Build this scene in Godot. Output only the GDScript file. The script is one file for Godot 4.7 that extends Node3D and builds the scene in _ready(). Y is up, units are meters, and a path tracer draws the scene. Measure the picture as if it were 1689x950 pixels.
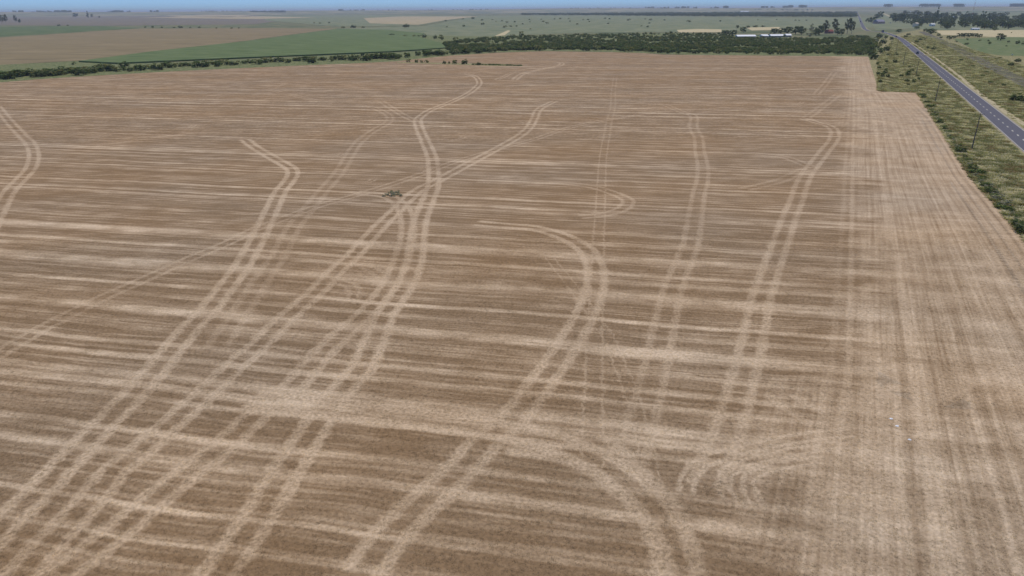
extends Node3D
# A harvested stubble field seen from a drone, with a two-lane road, hedges, far pastures and a village.
# x is right, -z is ahead, units are metres. Photo pixels (1689 x 950) are turned into ground points by ground_at().

const CAM_H := 40.0
const PITCH := 22.28
const ROLL := -0.34
const FOV := 45.8
const HALF_W := 844.5
const HALF_H := 475.0
var cam_basis := Basis.from_euler(Vector3(deg_to_rad(-PITCH), 0.0, deg_to_rad(ROLL)))
var focal := HALF_H / tan(deg_to_rad(FOV * 0.5))
var rng := RandomNumberGenerator.new()
var names := {}
var M := {}

# ------------------------------------------------------------------ pixels to places
func ray_of(px: float, py: float) -> Vector3:
	return cam_basis * Vector3(px - HALF_W, HALF_H - py, -focal)

func ground_at(px: float, py: float, y := 0.0) -> Vector3:
	var d := ray_of(px, py)
	if d.y > -0.5:
		d.y = -0.5
	var t := (CAM_H - y) / -d.y
	return Vector3(d.x * t, y, d.z * t)

func flat_at(px: float, py: float) -> Vector2:            # (x, metres ahead)
	var p := ground_at(px, py)
	return Vector2(p.x, -p.z)

func height_at(px: float, ytop: float, base: Vector3) -> float:
	var d := ray_of(px, ytop)
	return CAM_H + d.y * (Vector2(base.x, base.z).length() / Vector2(d.x, d.z).length())

func width_of(px_wide: float, base: Vector3) -> float:
	var depth := -(cam_basis.inverse() * (base - Vector3(0, CAM_H, 0))).z
	return px_wide * depth / focal

# ------------------------------------------------------------------ naming
func numbered(called: String) -> String:
	if not names.has(called):
		names[called] = 0
		return called
	names[called] += 1
	return "%s_%03d" % [called, names[called]]

func thing(called: String, label: String, category: String, at := Vector3.ZERO, turn := 0.0, group := "") -> Node3D:
	var o := Node3D.new()
	o.name = numbered(called)
	add_child(o)
	o.position = at
	o.rotation.y = turn
	tag(o, label, category, group)
	return o

func tag(o: Node, label := "", category := "", group := "", kind := "") -> void:
	if label: o.set_meta("label", label)
	if category: o.set_meta("category", category)
	if group: o.set_meta("group", group)
	if kind: o.set_meta("kind", kind)

func obj(called: String, mesh: Mesh, m: Material, parent: Node = null) -> MeshInstance3D:
	var o := MeshInstance3D.new()
	o.mesh = mesh
	if m: o.material_override = m
	if parent == null:
		o.name = numbered(called)
		add_child(o)
	else:
		o.name = called
		parent.add_child(o, true)
	return o

func structure(called: String, mesh: Mesh, m: Material) -> MeshInstance3D:
	var o := obj(called, mesh, m)
	tag(o, "", "", "", "structure")
	return o

func copy_of(root: Node3D, at: Vector3, turn: float, size: Vector3, label: String, group: String) -> Node3D:
	var c: Node3D = root.duplicate()
	c.name = numbered(String(root.get_meta("stem")))
	add_child(c)
	c.position = at
	c.rotation.y = turn
	c.scale = size
	tag(c, label, root.get_meta("cat"), group)
	c.remove_meta("stem")
	c.remove_meta("cat")
	return c

# ------------------------------------------------------------------ materials
func srgb(r: float, g: float, b: float) -> Color:        # linear base colour -> albedo_color
	return Color(r, g, b).linear_to_srgb()

func plain(c: Color, rough := 0.9, metal := 0.0) -> StandardMaterial3D:
	var m := StandardMaterial3D.new()
	m.albedo_color = c
	m.roughness = rough
	m.metallic = metal
	m.metallic_specular = 0.25
	return m

func leafy(rough := 0.75) -> StandardMaterial3D:
	var m := plain(Color.WHITE, rough)
	m.vertex_color_use_as_albedo = true
	m.cull_mode = BaseMaterial3D.CULL_DISABLED
	m.backlight_enabled = true
	m.backlight = Color(0.76, 0.82, 0.5)
	return m

func noise_tex(seed_: int, freq: float, stops: PackedFloat32Array, cols: PackedColorArray, size := 512, octaves := 5) -> NoiseTexture2D:
	var n := FastNoiseLite.new()
	n.seed = seed_
	n.frequency = freq
	n.fractal_octaves = octaves
	n.fractal_gain = 0.6
	var g := Gradient.new()
	g.offsets = stops
	g.colors = cols
	var t := NoiseTexture2D.new()
	t.width = size
	t.height = size
	t.seamless = true
	t.noise = n
	t.color_ramp = g
	return t

# ground cover of mixed colours; metres is the size of one tile of the pattern
func cover_mat(seed_: int, cols: Array, metres: float, freq := 0.02, octaves := 6) -> StandardMaterial3D:
	var m := plain(Color.WHITE, 0.95)
	var st := PackedFloat32Array()
	var pc := PackedColorArray()
	for i in cols.size():
		st.append(0.22 + 0.56 * i / maxf(1.0, cols.size() - 1.0))
		pc.append(cols[i])
	m.albedo_texture = noise_tex(seed_, freq, st, pc, 512, octaves)
	m.uv1_triplanar = true
	m.uv1_world_triplanar = true
	m.uv1_scale = Vector3.ONE / metres
	return m

# ------------------------------------------------------------------ simple shapes
func poly_mesh(pts: PackedVector2Array, y: float, uv_rect := Rect2()) -> ArrayMesh:     # pts are (x, ahead)
	var tri := Geometry2D.triangulate_polygon(pts)
	var st := SurfaceTool.new()
	st.begin(Mesh.PRIMITIVE_TRIANGLES)
	st.set_normal(Vector3.UP)
	for i in range(0, tri.size(), 3):
		var a := pts[tri[i]]
		var b := pts[tri[i + 1]]
		var c := pts[tri[i + 2]]
		if (b - a).cross(c - a) > 0.0:
			var k := b
			b = c
			c = k
		for p in [a, b, c]:
			if uv_rect.size.x > 0.0:
				st.set_uv(Vector2((p.x - uv_rect.position.x) / uv_rect.size.x, 1.0 - (p.y - uv_rect.position.y) / uv_rect.size.y))
			st.add_vertex(Vector3(p.x, y, -p.y))
	return st.commit()

func slab_mesh(pts: PackedVector2Array, y0: float, y1: float) -> ArrayMesh:             # a crop standing on the ground
	var st := SurfaceTool.new()
	st.begin(Mesh.PRIMITIVE_TRIANGLES)
	st.set_smooth_group(-1)
	var tri := Geometry2D.triangulate_polygon(pts)
	for i in range(0, tri.size(), 3):
		var v := [pts[tri[i]], pts[tri[i + 1]], pts[tri[i + 2]]]
		if (v[1] - v[0]).cross(v[2] - v[0]) > 0.0:
			v = [v[0], v[2], v[1]]
		for p in v:
			st.add_vertex(Vector3(p.x, y1, -p.y))
	for i in pts.size():
		var a := pts[i]
		var b := pts[(i + 1) % pts.size()]
		var q := [Vector3(a.x, y0, -a.y), Vector3(a.x, y1, -a.y), Vector3(b.x, y1, -b.y), Vector3(b.x, y0, -b.y)]
		for k in [0, 1, 2, 0, 2, 3]:
			st.add_vertex(q[k])
	st.generate_normals()
	return st.commit()

func px_poly(a: Array) -> PackedVector2Array:
	var out := PackedVector2Array()
	for i in range(0, a.size(), 2):
		out.append(flat_at(a[i], a[i + 1]))
	return out

func box_into(st: SurfaceTool, c: Vector3, s: Vector3, top := Vector2.ONE) -> void:      # top: how far the upper face narrows
	var h := s * 0.5
	var v := []
	for y in [-1, 1]:
		var k := top if y > 0 else Vector2.ONE
		for q in [[-1, -1], [1, -1], [1, 1], [-1, 1]]:
			v.append(c + Vector3(q[0] * h.x * k.x, y * h.y, q[1] * h.z * k.y))
	for f in [[0, 3, 2, 1], [4, 5, 6, 7], [0, 1, 5, 4], [1, 2, 6, 5], [2, 3, 7, 6], [3, 0, 4, 7]]:
		for k in [0, 2, 1, 0, 3, 2]:
			st.add_vertex(v[f[k]])

func box(c: Vector3, s: Vector3, top := Vector2.ONE) -> ArrayMesh:
	var st := begin()
	box_into(st, c, s, top)
	return done(st)

func begin() -> SurfaceTool:
	var st := SurfaceTool.new()
	st.begin(Mesh.PRIMITIVE_TRIANGLES)
	st.set_smooth_group(-1)
	return st

func done(st: SurfaceTool) -> ArrayMesh:
	st.generate_normals()
	return st.commit()

func tube_into(st: SurfaceTool, a: Vector3, b: Vector3, ra: float, rb: float, n := 8, caps := true) -> void:
	var d := (b - a).normalized()
	var u := d.cross(Vector3.RIGHT if absf(d.x) < 0.9 else Vector3.UP).normalized()
	var w := d.cross(u)
	for i in n:
		var t0 := TAU * i / n
		var t1 := TAU * (i + 1) / n
		var e0 := u * cos(t0) + w * sin(t0)
		var e1 := u * cos(t1) + w * sin(t1)
		var q := [a + e0 * ra, b + e0 * rb, b + e1 * rb, a + e1 * ra]
		for k in [0, 2, 1, 0, 3, 2]:
			st.add_vertex(q[k])
		if caps:
			for k in [b, q[2], q[1], a, q[0], q[3]]:
				st.add_vertex(k)

func tube(a: Vector3, b: Vector3, ra: float, rb: float, n := 8) -> ArrayMesh:
	var st := begin()
	tube_into(st, a, b, ra, rb, n)
	return done(st)

# outline in (length, height) swept across the width; the upper points can be drawn in
func profile_mesh(pts: PackedVector2Array, halves: PackedFloat32Array) -> ArrayMesh:
	var st := begin()
	var tri := Geometry2D.triangulate_polygon(pts)
	for side in [-1.0, 1.0]:
		for i in range(0, tri.size(), 3):
			var v := []
			for k in 3:
				var j := tri[i + k]
				v.append(Vector3(pts[j].x, pts[j].y, side * halves[j]))
			var nrm: Vector3 = (v[1] - v[0]).cross(v[2] - v[0])
			if nrm.z * side > 0.0:
				v = [v[0], v[2], v[1]]
			for p in v: st.add_vertex(p)
	var mid := Vector2.ZERO
	for p in pts: mid += p / pts.size()
	for i in pts.size():
		var j := (i + 1) % pts.size()
		var a := pts[i]
		var b := pts[j]
		var q := [Vector3(a.x, a.y, -halves[i]), Vector3(b.x, b.y, -halves[j]), Vector3(b.x, b.y, halves[j]), Vector3(a.x, a.y, halves[i])]
		var out := Vector3((a.x + b.x) * 0.5 - mid.x, (a.y + b.y) * 0.5 - mid.y, 0)
		var nrm: Vector3 = (q[1] - q[0]).cross(q[2] - q[0])
		for k in ([0, 2, 1, 0, 3, 2] if nrm.dot(out) > 0.0 else [0, 1, 2, 0, 2, 3]):
			st.add_vertex(q[k])
	return done(st)

# ------------------------------------------------------------------ plants
# crown of leaf-sized faces gathered in clumps; unit size (height 1, about 1 across)
func crown_mesh(seed_: int, clumps: int, leaves: int, leaf: float, base_c: Color, shape := "round") -> ArrayMesh:
	var r := RandomNumberGenerator.new()
	r.seed = seed_
	var st := SurfaceTool.new()
	st.begin(Mesh.PRIMITIVE_TRIANGLES)
	for c in clumps:
		var p := Vector3.ZERO
		var cr := 0.16
		match shape:
			"round":
				var a := r.randf() * TAU
				var y := r.randf_range(0.12, 0.86)
				var rad := sqrt(r.randf()) * 0.40 * sqrt(maxf(0.05, 1.0 - pow((y - 0.42) / 0.55, 2.0)))
				p = Vector3(cos(a) * rad, y, sin(a) * rad)
				cr = r.randf_range(0.11, 0.19)
			"tree":
				var a := r.randf() * TAU
				var y := r.randf_range(0.16, 0.86)
				var rad := sqrt(r.randf()) * 0.42 * sqrt(maxf(0.05, 1.0 - pow((y - 0.5) / 0.46, 2.0)))
				p = Vector3(cos(a) * rad, y, sin(a) * rad)
				cr = r.randf_range(0.09, 0.17)
			"tall":
				var a := r.randf() * TAU
				var y := r.randf_range(0.34, 0.93)
				var rad := sqrt(r.randf()) * 0.40 * (1.0 - 0.45 * absf(y - 0.62) / 0.35)
				p = Vector3(cos(a) * rad, y, sin(a) * rad)
				cr = r.randf_range(0.07, 0.12)
			"column":
				var a := r.randf() * TAU
				var y := r.randf_range(0.08, 0.92)
				var rad := sqrt(r.randf()) * 0.36 * sqrt(maxf(0.04, 1.0 - pow((y - 0.45) / 0.55, 2.0)))
				p = Vector3(cos(a) * rad, y, sin(a) * rad)
				cr = r.randf_range(0.07, 0.12)
			"low":
				var a := r.randf() * TAU
				var rad := sqrt(r.randf()) * 0.44
				p = Vector3(cos(a) * rad, r.randf_range(0.15, 0.7) * (1.0 - rad), sin(a) * rad)
				cr = r.randf_range(0.12, 0.22)
		var tint := r.randf_range(0.7, 1.35)
		var warm := r.randf_range(-0.12, 0.2)
		for l in leaves:
			var d := Vector3(r.randfn(), r.randfn(), r.randfn()).normalized()
			var q := p + d * cr * pow(r.randf(), 0.4) * Vector3(1.0, 0.85, 1.0)
			q.y = maxf(q.y, 0.01)
			var n := (d + Vector3(r.randfn(), r.randfn(), r.randfn()) * 0.5).normalized()
			var u := n.cross(Vector3(r.randfn(), r.randfn(), r.randfn())).normalized() * leaf * r.randf_range(0.6, 1.3)
			var w := n.cross(u) * 0.7
			var k := tint * r.randf_range(0.8, 1.2)
			st.set_color(Color(base_c.r * k * (1.0 + warm), base_c.g * k, base_c.b * k * (1.0 - warm * 0.5)))
			st.set_normal(n)
			for v in [q - u, q + w, q + u, q - u, q + u, q - w]:
				st.add_vertex(v)
	return st.commit()

func trunk_mesh(seed_: int, top: float, rad: float, limbs: int) -> ArrayMesh:
	var r := RandomNumberGenerator.new()
	r.seed = seed_
	var st := begin()
	var a := Vector3.ZERO
	var b := Vector3(r.randf_range(-0.03, 0.03), top * 0.5, r.randf_range(-0.03, 0.03))
	var c := Vector3(r.randf_range(-0.05, 0.05), top, r.randf_range(-0.05, 0.05))
	tube_into(st, a, b, rad, rad * 0.75, 6)
	tube_into(st, b, c, rad * 0.75, rad * 0.4, 6)
	for i in limbs:
		var t := r.randf_range(0.35, 0.95)
		var from := b.lerp(c, t)
		var ang := TAU * (i + r.randf() * 0.6) / limbs
		tube_into(st, from, from + Vector3(cos(ang) * 0.22, r.randf_range(0.12, 0.25), sin(ang) * 0.22), rad * 0.42, rad * 0.15, 5)
	return done(st)

var kinds := {}
func make_kind(key: String, stem_name: String, cat: String, crown: ArrayMesh, trunk: ArrayMesh, trunk_name: String, trunk_mat: Material) -> void:
	var o := Node3D.new()
	o.set_meta("stem", stem_name)
	o.set_meta("cat", cat)
	obj(trunk_name, trunk, trunk_mat, o)
	obj("crown", crown, M.leaf, o)
	kinds[key] = o

func plant(key: String, at: Vector3, wide: float, high: float, label: String, group: String) -> Node3D:
	return copy_of(kinds[key], at, rng.randf() * TAU, Vector3(wide, high, wide), label, group)

func plant_px(key: String, px: float, base: float, top: float, wide_px: float, label: String, group: String) -> Node3D:
	var p := ground_at(px, base)
	return plant(key, p, maxf(0.4, width_of(wide_px, p)), maxf(0.4, height_at(px, top, p)), label, group)

func scatter(called: String, mesh: Mesh, m: Material, spots: Array, cols: PackedColorArray, label: String, category: String) -> MultiMeshInstance3D:
	var mm := MultiMesh.new()
	mm.transform_format = MultiMesh.TRANSFORM_3D
	mm.use_colors = cols.size() > 0
	mm.mesh = mesh
	mm.instance_count = spots.size()
	for i in spots.size():
		mm.set_instance_transform(i, spots[i])
		if cols.size() > 0: mm.set_instance_color(i, cols[i])
	var o := MultiMeshInstance3D.new()
	o.multimesh = mm
	o.material_override = m
	o.name = numbered(called)
	add_child(o)
	tag(o, label, category, "", "stuff")
	return o

func spot(at: Vector3, wide: float, high: float) -> Transform3D:
	return Transform3D(Basis(Vector3.UP, rng.randf() * TAU) * Basis.from_scale(Vector3(wide, high, wide)), at)

# ------------------------------------------------------------------ the stubble field's colour
class Zone:
	var x0 := 0.0
	var f0 := 0.0
	var step := 0.1
	var w := 0
	var h := 0
	var track := PackedFloat32Array()
	var data := PackedByteArray()
	func rect() -> Rect2: return Rect2(x0, f0, w * step, h * step)

var zones: Array = []
var row_value := PackedFloat32Array()
const ROW_STEP := 0.05
var noise_a := PackedByteArray()      # 512 x 512, soft
var noise_b := PackedByteArray()      # 512 x 512, fine
var ruts: Array = []                  # [points (Vector2), half width, strength]

func row_coord(x: float, f: float) -> float:
	return f * 0.98 + x * 0.198

func noise_bytes(seed_: int, freq: float, octaves: int) -> PackedByteArray:
	var n := FastNoiseLite.new()
	n.seed = seed_
	n.frequency = freq
	n.fractal_octaves = octaves
	n.fractal_gain = 0.6
	var im := n.get_seamless_image(512, 512)
	im.convert(Image.FORMAT_L8)
	return im.get_data()

func smooth_line(pts: PackedVector2Array, gap: float) -> PackedVector2Array:
	var out := PackedVector2Array()
	for i in pts.size() - 1:
		var p0 := pts[maxi(i - 1, 0)]
		var p1 := pts[i]
		var p2 := pts[i + 1]
		var p3 := pts[mini(i + 2, pts.size() - 1)]
		var n := maxi(1, int(p1.distance_to(p2) / gap))
		for k in n:
			out.append(p1.cubic_interpolate(p2, p0, p3, float(k) / n) if p1.distance_to(p2) < 60.0 else p1.lerp(p2, float(k) / n))
	out.append(pts[pts.size() - 1])
	return out

# a pair of wheel marks: a = photo pixels along the middle
func wheel_pair(a: Array, strength := 0.9, gauge := 2.5, width := 1.05) -> void:
	var c := smooth_line(px_poly(a), 1.5)
	for side in [-0.5, 0.5]:
		var o := PackedVector2Array()
		for i in c.size():
			var d := (c[mini(i + 1, c.size() - 1)] - c[maxi(i - 1, 0)]).normalized()
			o.append(c[i] + Vector2(-d.y, d.x) * gauge * side)
		ruts.append([o, width * 0.5, strength])

func single_mark(a: Array, strength := 0.8, width := 1.2) -> void:
	ruts.append([smooth_line(px_poly(a), 1.5), width * 0.5, strength])

func stamp(z: Zone) -> void:
	for r in ruts:
		var pts: PackedVector2Array = r[0]
		var hw: float = maxf(r[1], z.step * 0.6)
		var s: float = r[2] * minf(1.0, r[1] / hw + 0.15)
		var reach := hw * 1.7
		for i in pts.size() - 1:
			var a := pts[i]
			var b := pts[i + 1]
			var ax := (a.x - z.x0) / z.step
			var ay := (a.y - z.f0) / z.step
			var bx := (b.x - z.x0) / z.step
			var by := (b.y - z.f0) / z.step
			var m := reach / z.step
			var i0 := maxi(0, int(minf(ax, bx) - m))
			var i1 := mini(z.w - 1, int(maxf(ax, bx) + m) + 1)
			var j0 := maxi(0, int(minf(ay, by) - m))
			var j1 := mini(z.h - 1, int(maxf(ay, by) + m) + 1)
			if i0 > i1 or j0 > j1:
				continue
			var dx := bx - ax
			var dy := by - ay
			var l2 := maxf(dx * dx + dy * dy, 0.0001)
			var hwp := hw / z.step
			for j in range(j0, j1 + 1):
				for k in range(i0, i1 + 1):
					var t := clampf(((k - ax) * dx + (j - ay) * dy) / l2, 0.0, 1.0)
					var ex := k - ax - dx * t
					var ey := j - ay - dy * t
					var q := (sqrt(ex * ex + ey * ey) / hwp - 0.55) / 1.1
					if q < 1.0:
						var v := s * (1.0 if q <= 0.0 else (1.0 - q) * (1.0 - q) * (1.0 + 2.0 * q))
						var at := j * z.w + k
						if (v > z.track[at] and v > 0.0) or (v < 0.0 and z.track[at] == 0.0):
							z.track[at] = v

func curve_x(c: PackedVector2Array, f: float) -> float:    # x of a boundary (x, ahead), points running ahead
	if f <= c[0].y:
		return c[0].x + (f - c[0].y) * (c[1].x - c[0].x) / (c[1].y - c[0].y)
	for i in c.size() - 1:
		if f <= c[i + 1].y:
			return lerpf(c[i].x, c[i + 1].x, (f - c[i].y) / (c[i + 1].y - c[i].y))
	return c[c.size() - 1].x

var head_left := PackedVector2Array()
var head_right := PackedVector2Array()
var head_swath := PackedVector2Array()

func paint_rows(z: Zone, j_from: int, j_to: int) -> void:
	for j in range(j_from, j_to):
		var f := z.f0 + (j + 0.5) * z.step
		var hl := curve_x(head_left, f)
		var hr := curve_x(head_right, f)
		var hs := curve_x(head_swath, f)
		var at := (z.h - 1 - j) * z.w * 3
		for i in z.w:
			var x := z.x0 + (i + 0.5) * z.step
			# slow patches, streaks along the rows, fine straw
			var slow := noise_a[((int(f * 1.3) & 511) << 9) | (int(x * 1.1) & 511)] / 255.0
			var hue := noise_a[((int(f * 0.9 + 200.0) & 511) << 9) | (int(x * 0.7 + 77.0) & 511)] / 255.0
			var s := row_coord(x, f) + (slow - 0.5) * 1.1
			var streak := noise_b[((int(s * 14.0) & 511) << 9) | (int((x * 0.98 - f * 0.198) * 1.3) & 511)] / 255.0
			var streak_2 := noise_a[((int(s * 21.0) & 511) << 9) | (int((x * 0.98 - f * 0.198) * 1.0 + 91.0) & 511)] / 255.0
			var fine := noise_b[((int(f * 23.0) & 511) << 9) | (int(x * 19.0) & 511)] / 255.0
			var ri := clampi(int(s / ROW_STEP), 0, row_value.size() - 1)
			var patch := noise_a[((int(f * 7.0 + 130.0) & 511) << 9) | (int(x * 4.0 + 310.0) & 511)] / 255.0
			var rows := row_value[ri] * (0.15 + 0.75 * slow + 0.45 * patch)
			var v := rows + (streak - 0.5) * 0.6 + (streak_2 - 0.5) * 0.55 + (patch - 0.5) * 0.42
			# swaths of the headland run along the field's edge
			var inside := (x - hl) / 9.0
			inside += (patch - 0.5) * 0.8 + (slow - 0.5) * 1.5
			if inside > 0.0:
				var k := minf(1.0, inside * 0.85)
				var t := (x - hr) / maxf(1.0, hr - hs)
				var u := t * (30.0 + 0.06 * f)
				var vs := noise_b[((int(u * 24.0) & 511) << 9) | (int(f * 0.55) & 511)] / 255.0
				var vl := noise_a[((int(u * 30.0 + 300.0) & 511) << 9) | (int(f * 0.28 + 40.0) & 511)] / 255.0
				v = lerpf(v, 0.60 + (vs - 0.5) * 0.6 + (vl - 0.5) * 0.7 + (patch - 0.5) * 0.4 + (v - 0.3) * 0.25, k)
			var jig := noise_b[((int(f * 5.0 + 60.0) & 511) << 9) | (int(x * 5.0 + 17.0) & 511)] / 255.0 - 0.5
			var ti := clampi(i + int(jig * 0.9 / z.step + 0.5), 0, z.w - 1)
			var tr := z.track[j * z.w + ti]
			if tr < 0.0:
				v += tr * (0.6 + 0.8 * patch)
				hue += 0.5
			if tr > 0.0:
				tr *= (0.5 + 0.5 * fine) * (0.3 + 0.8 * patch + 0.45 * slow)
				v = v + (1.0 - v) * clampf(tr, 0.0, 1.0)
			v = clampf(v, -0.1, 1.15)
			var g := 0.86 + 0.28 * fine
			var o := hue - 0.5
			z.data[at] = clampi(int((132.0 + 55.0 * v - 6.0 * o) * g), 0, 255)
			z.data[at + 1] = clampi(int((110.0 + 55.0 * v) * g), 0, 255)
			z.data[at + 2] = clampi(int((84.0 + 53.0 * v + 6.0 * o) * g), 0, 255)
			at += 3

func make_zone(x0: float, x1: float, f0: float, f1: float, step: float) -> Zone:
	var z := Zone.new()
	z.x0 = x0
	z.f0 = f0
	z.step = step
	z.w = int(round((x1 - x0) / step))
	z.h = int(round((f1 - f0) / step))
	z.track.resize(z.w * z.h)
	z.data.resize(z.w * z.h * 3)
	zones.append(z)
	return z

func work(n: int) -> void:                 # one of the jobs of the pool
	var z: Zone = zones[n % 3]
	var part := n / 3
	var parts := 4
	paint_rows(z, z.h * part / parts, z.h * (part + 1) / parts)

func field_marks() -> void:
	# rows of straw lying where the harvester went, as (photo y at x = 200, strength, height in pixels)
	row_value.resize(int(1000.0 / ROW_STEP))
	var r := RandomNumberGenerator.new()
	r.seed = 7
	var seen := [[317, 0.6, 3], [341, 0.5, 3], [358, 0.6, 3], [377, 0.9, 9], [399, 0.85, 4], [410, 0.6, 6], [431, 0.9, 11], [439, 0.5, 3], [454, 0.4, 2], [466, 1.0, 5],
		[482, 0.5, 5], [507, 1.0, 13], [527, 0.5, 4], [537, 0.5, 6], [562, 0.8, 7], [584, 0.9, 7], [617, 0.9, 14], [634, 1.0, 13], [654, 0.9, 8], [709, 0.95, 10],
		[722, 0.4, 5], [746, 1.0, 15], [770, 0.5, 5], [827, 1.0, 9], [883, 0.7, 8], [920, 0.6, 7]]
	var bands: Array = []
	for b in seen:
		var p := flat_at(200, b[0])
		var q := flat_at(200, b[0] - b[2] * 0.5)
		bands.append([row_coord(p.x, p.y), maxf(0.25, q.y - p.y), b[1]])
	var p_far := flat_at(200, 312)
	var s := row_coord(p_far.x, p_far.y)
	while s < 900.0:
		bands.append([s, r.randf_range(0.25, 0.9) * (1.0 + s / 500.0), r.randf_range(0.25, 0.95)])
		s += r.randf_range(1.6, 5.5) * (1.0 + s / 420.0)
	var s_thin := 22.0
	while s_thin < 900.0:
		bands.append([s_thin, r.randf_range(0.10, 0.26) * (1.0 + s_thin / 300.0), r.randf_range(0.15, 0.6)])
		s_thin += r.randf_range(0.5, 1.9) * (1.0 + s_thin / 300.0)
	for b in bands:
		var i0 := maxi(0, int((b[0] - b[1] * 2.0) / ROW_STEP))
		var i1 := mini(row_value.size() - 1, int((b[0] + b[1] * 2.0) / ROW_STEP))
		for i in range(i0, i1 + 1):
			var q: float = absf(i * ROW_STEP - b[0]) / b[1]
			var v: float = b[2] * clampf(1.55 - q * 1.1, 0.0, 1.0)
			row_value[i] = maxf(row_value[i], v)
	# wheel marks
	wheel_pair([-6, 176, 0, 184, 14, 201, 35, 224, 50, 239, 55.5, 256, 51, 276, 36, 294, 15, 316, 0, 342, -25, 390], 0.8)
	wheel_pair([403, 231, 420, 243, 445, 258, 470, 272, 480, 279, 482, 289, 473, 303, 461, 318, 438, 367, 420, 402, 400, 437, 370, 477, 339, 517, 320, 535, 277, 585, 240, 630, 200, 672, 157, 715, 118, 755, 60, 815, 0, 872, -60, 935], 0.95, 2.6, 1.15)
	wheel_pair([914, 167, 889, 180, 880, 197, 869, 214, 844, 232, 772, 271, 722, 298, 687, 316, 652, 349, 626, 374, 604, 398, 582, 422, 549, 452, 524, 479, 496, 504, 462, 534, 430, 567, 392, 600, 358, 632, 320, 666, 257, 721, 225, 750, 197, 769, 162, 809, 121, 855, 75, 903, 30, 955], 0.85)
	wheel_pair([1114, 182, 1039, 192, 979, 202, 934, 212, 881, 230, 844, 240, 754, 266, 697, 287, 647, 304, 592, 321, 522, 341, 454, 366, 422, 378, 375, 401, 300, 433, 225, 467, 175, 489, 125, 514, 70, 542, 45, 557, 10, 577, -40, 606], 0.6, 2.2, 0.8)
	wheel_pair([769, 122, 784, 127, 790, 137, 782, 147, 767, 157, 739, 170, 709, 182, 694, 192, 688, 200, 694, 220, 704, 240, 712, 260, 714.5, 280, 714.5, 305, 711, 317, 694.5, 359, 689, 384, 684.5, 422, 674.5, 457, 657, 487, 634, 520, 622, 552, 598, 604, 572, 635, 552, 657, 528, 692, 500, 735, 470, 780, 440, 830, 400, 890, 360, 950], 0.9, 2.6, 1.15)
	wheel_pair([590, 318, 634, 323, 655, 334, 667, 349, 672, 372, 671, 395, 664, 420, 655, 445, 642, 470, 620, 500, 590, 530, 548, 567, 511, 607, 483, 639, 445, 668, 410, 697, 382, 725, 345, 754, 292, 795, 245, 833, 204, 870, 150, 910, 100, 948], 0.75)
	wheel_pair([437, 146, 472, 155, 522, 166, 572, 174, 607, 176, 629, 184, 641, 192, 639, 202, 622, 212, 602, 225, 587, 240, 574, 260, 564, 277, 549, 297, 531, 317, 507, 347, 486, 372, 472, 397, 459, 422, 444, 444, 427, 467, 400, 510, 360, 570], 0.45)
	wheel_pair([629, 168, 647, 180, 667, 192, 684, 200], 0.6)
	wheel_pair([1014, 127, 1011, 152, 1010, 177, 1004, 200, 999, 230, 994, 265, 991, 317, 987, 400, 984, 480, 981, 560, 979, 640, 977, 730, 975, 800], 0.55, 2.0, 0.32)
	wheel_pair([905, 425, 945, 475, 985, 530, 1005, 560, 1025, 610, 1045, 660, 1056, 705, 1067, 750, 1078, 800], 0.55, 1.5, 0.25)
	wheel_pair([1069, 171, 1094, 173, 1124, 185, 1143, 192, 1143, 210, 1152, 230, 1154, 250, 1159, 275, 1158, 300, 1153, 317, 1148, 347, 1144, 374, 1139, 402, 1129, 429, 1119, 452, 1109, 479, 1101, 512, 1095, 540, 1086, 580, 1079, 617, 1070, 650, 1059, 690, 1040, 760], 0.55, 2.7, 0.95)
	wheel_pair([1325, 196, 1348, 203, 1366, 208, 1376, 217, 1374, 232, 1360, 250, 1344, 270, 1331, 287, 1320, 310, 1315, 327, 1300, 364, 1286, 404, 1274, 438, 1256, 490, 1247, 535, 1234, 592, 1220, 645, 1210, 682, 1194, 730, 1165, 800], 0.75, 2.6, 1.1)
	wheel_pair([1230, 252, 1266, 256, 1296, 260, 1328, 272, 1343, 277], 0.45)
	wheel_pair([1230, 312, 1266, 304, 1291, 297, 1316, 285, 1330, 280], 0.55)
	wheel_pair([1383, 155, 1361, 172, 1341, 187, 1331, 195, 1348, 203], 0.4)
	wheel_pair([1375, 120, 1360, 140, 1345, 156], 0.4)
	wheel_pair([1345, 147, 1310, 146, 1296, 151, 1340, 155], 0.4)
	wheel_pair([790, 299, 844, 301, 919, 302, 974, 308, 1011, 319, 1033, 329, 1035, 336, 1026, 345, 999, 354, 960, 358], 0.6, 2.4, 0.9)
	wheel_pair([790, 369, 844, 374, 881, 377, 919, 387, 952, 402, 971, 418, 981, 442, 982, 467, 976, 492, 964, 522, 949, 548, 934, 572, 908, 611, 884, 642, 863, 671, 844, 692, 818, 715, 791, 740, 757, 778, 719, 812, 678, 849, 641, 888, 600, 942], 0.85, 2.7, 1.15)
	wheel_pair([422, 660, 500, 668, 600, 680, 700, 692, 790, 704, 844, 716, 907, 730, 957, 748, 1007, 775, 1045, 805, 1075, 835, 1098, 870, 1112, 905, 1120, 955], 0.95, 2.8, 1.3)
	single_mark([844, 745, 919, 757, 957, 770, 990, 790, 1025, 820, 1060, 855, 1090, 900, 1100, 950], 0.85, 1.3)
	single_mark([1007, 730, 1050, 770, 1090, 815, 1120, 850], 0.8, 1.4)
	wheel_pair([1400, 715, 1330, 722, 1250, 737, 1190, 752, 1150, 770, 1135, 790, 1130, 812], 0.95, 1.3, 0.5)
	wheel_pair([1380, 735, 1300, 748, 1230, 765, 1200, 780, 1192, 800, 1202, 822], 0.95, 1.1, 0.45)
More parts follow.
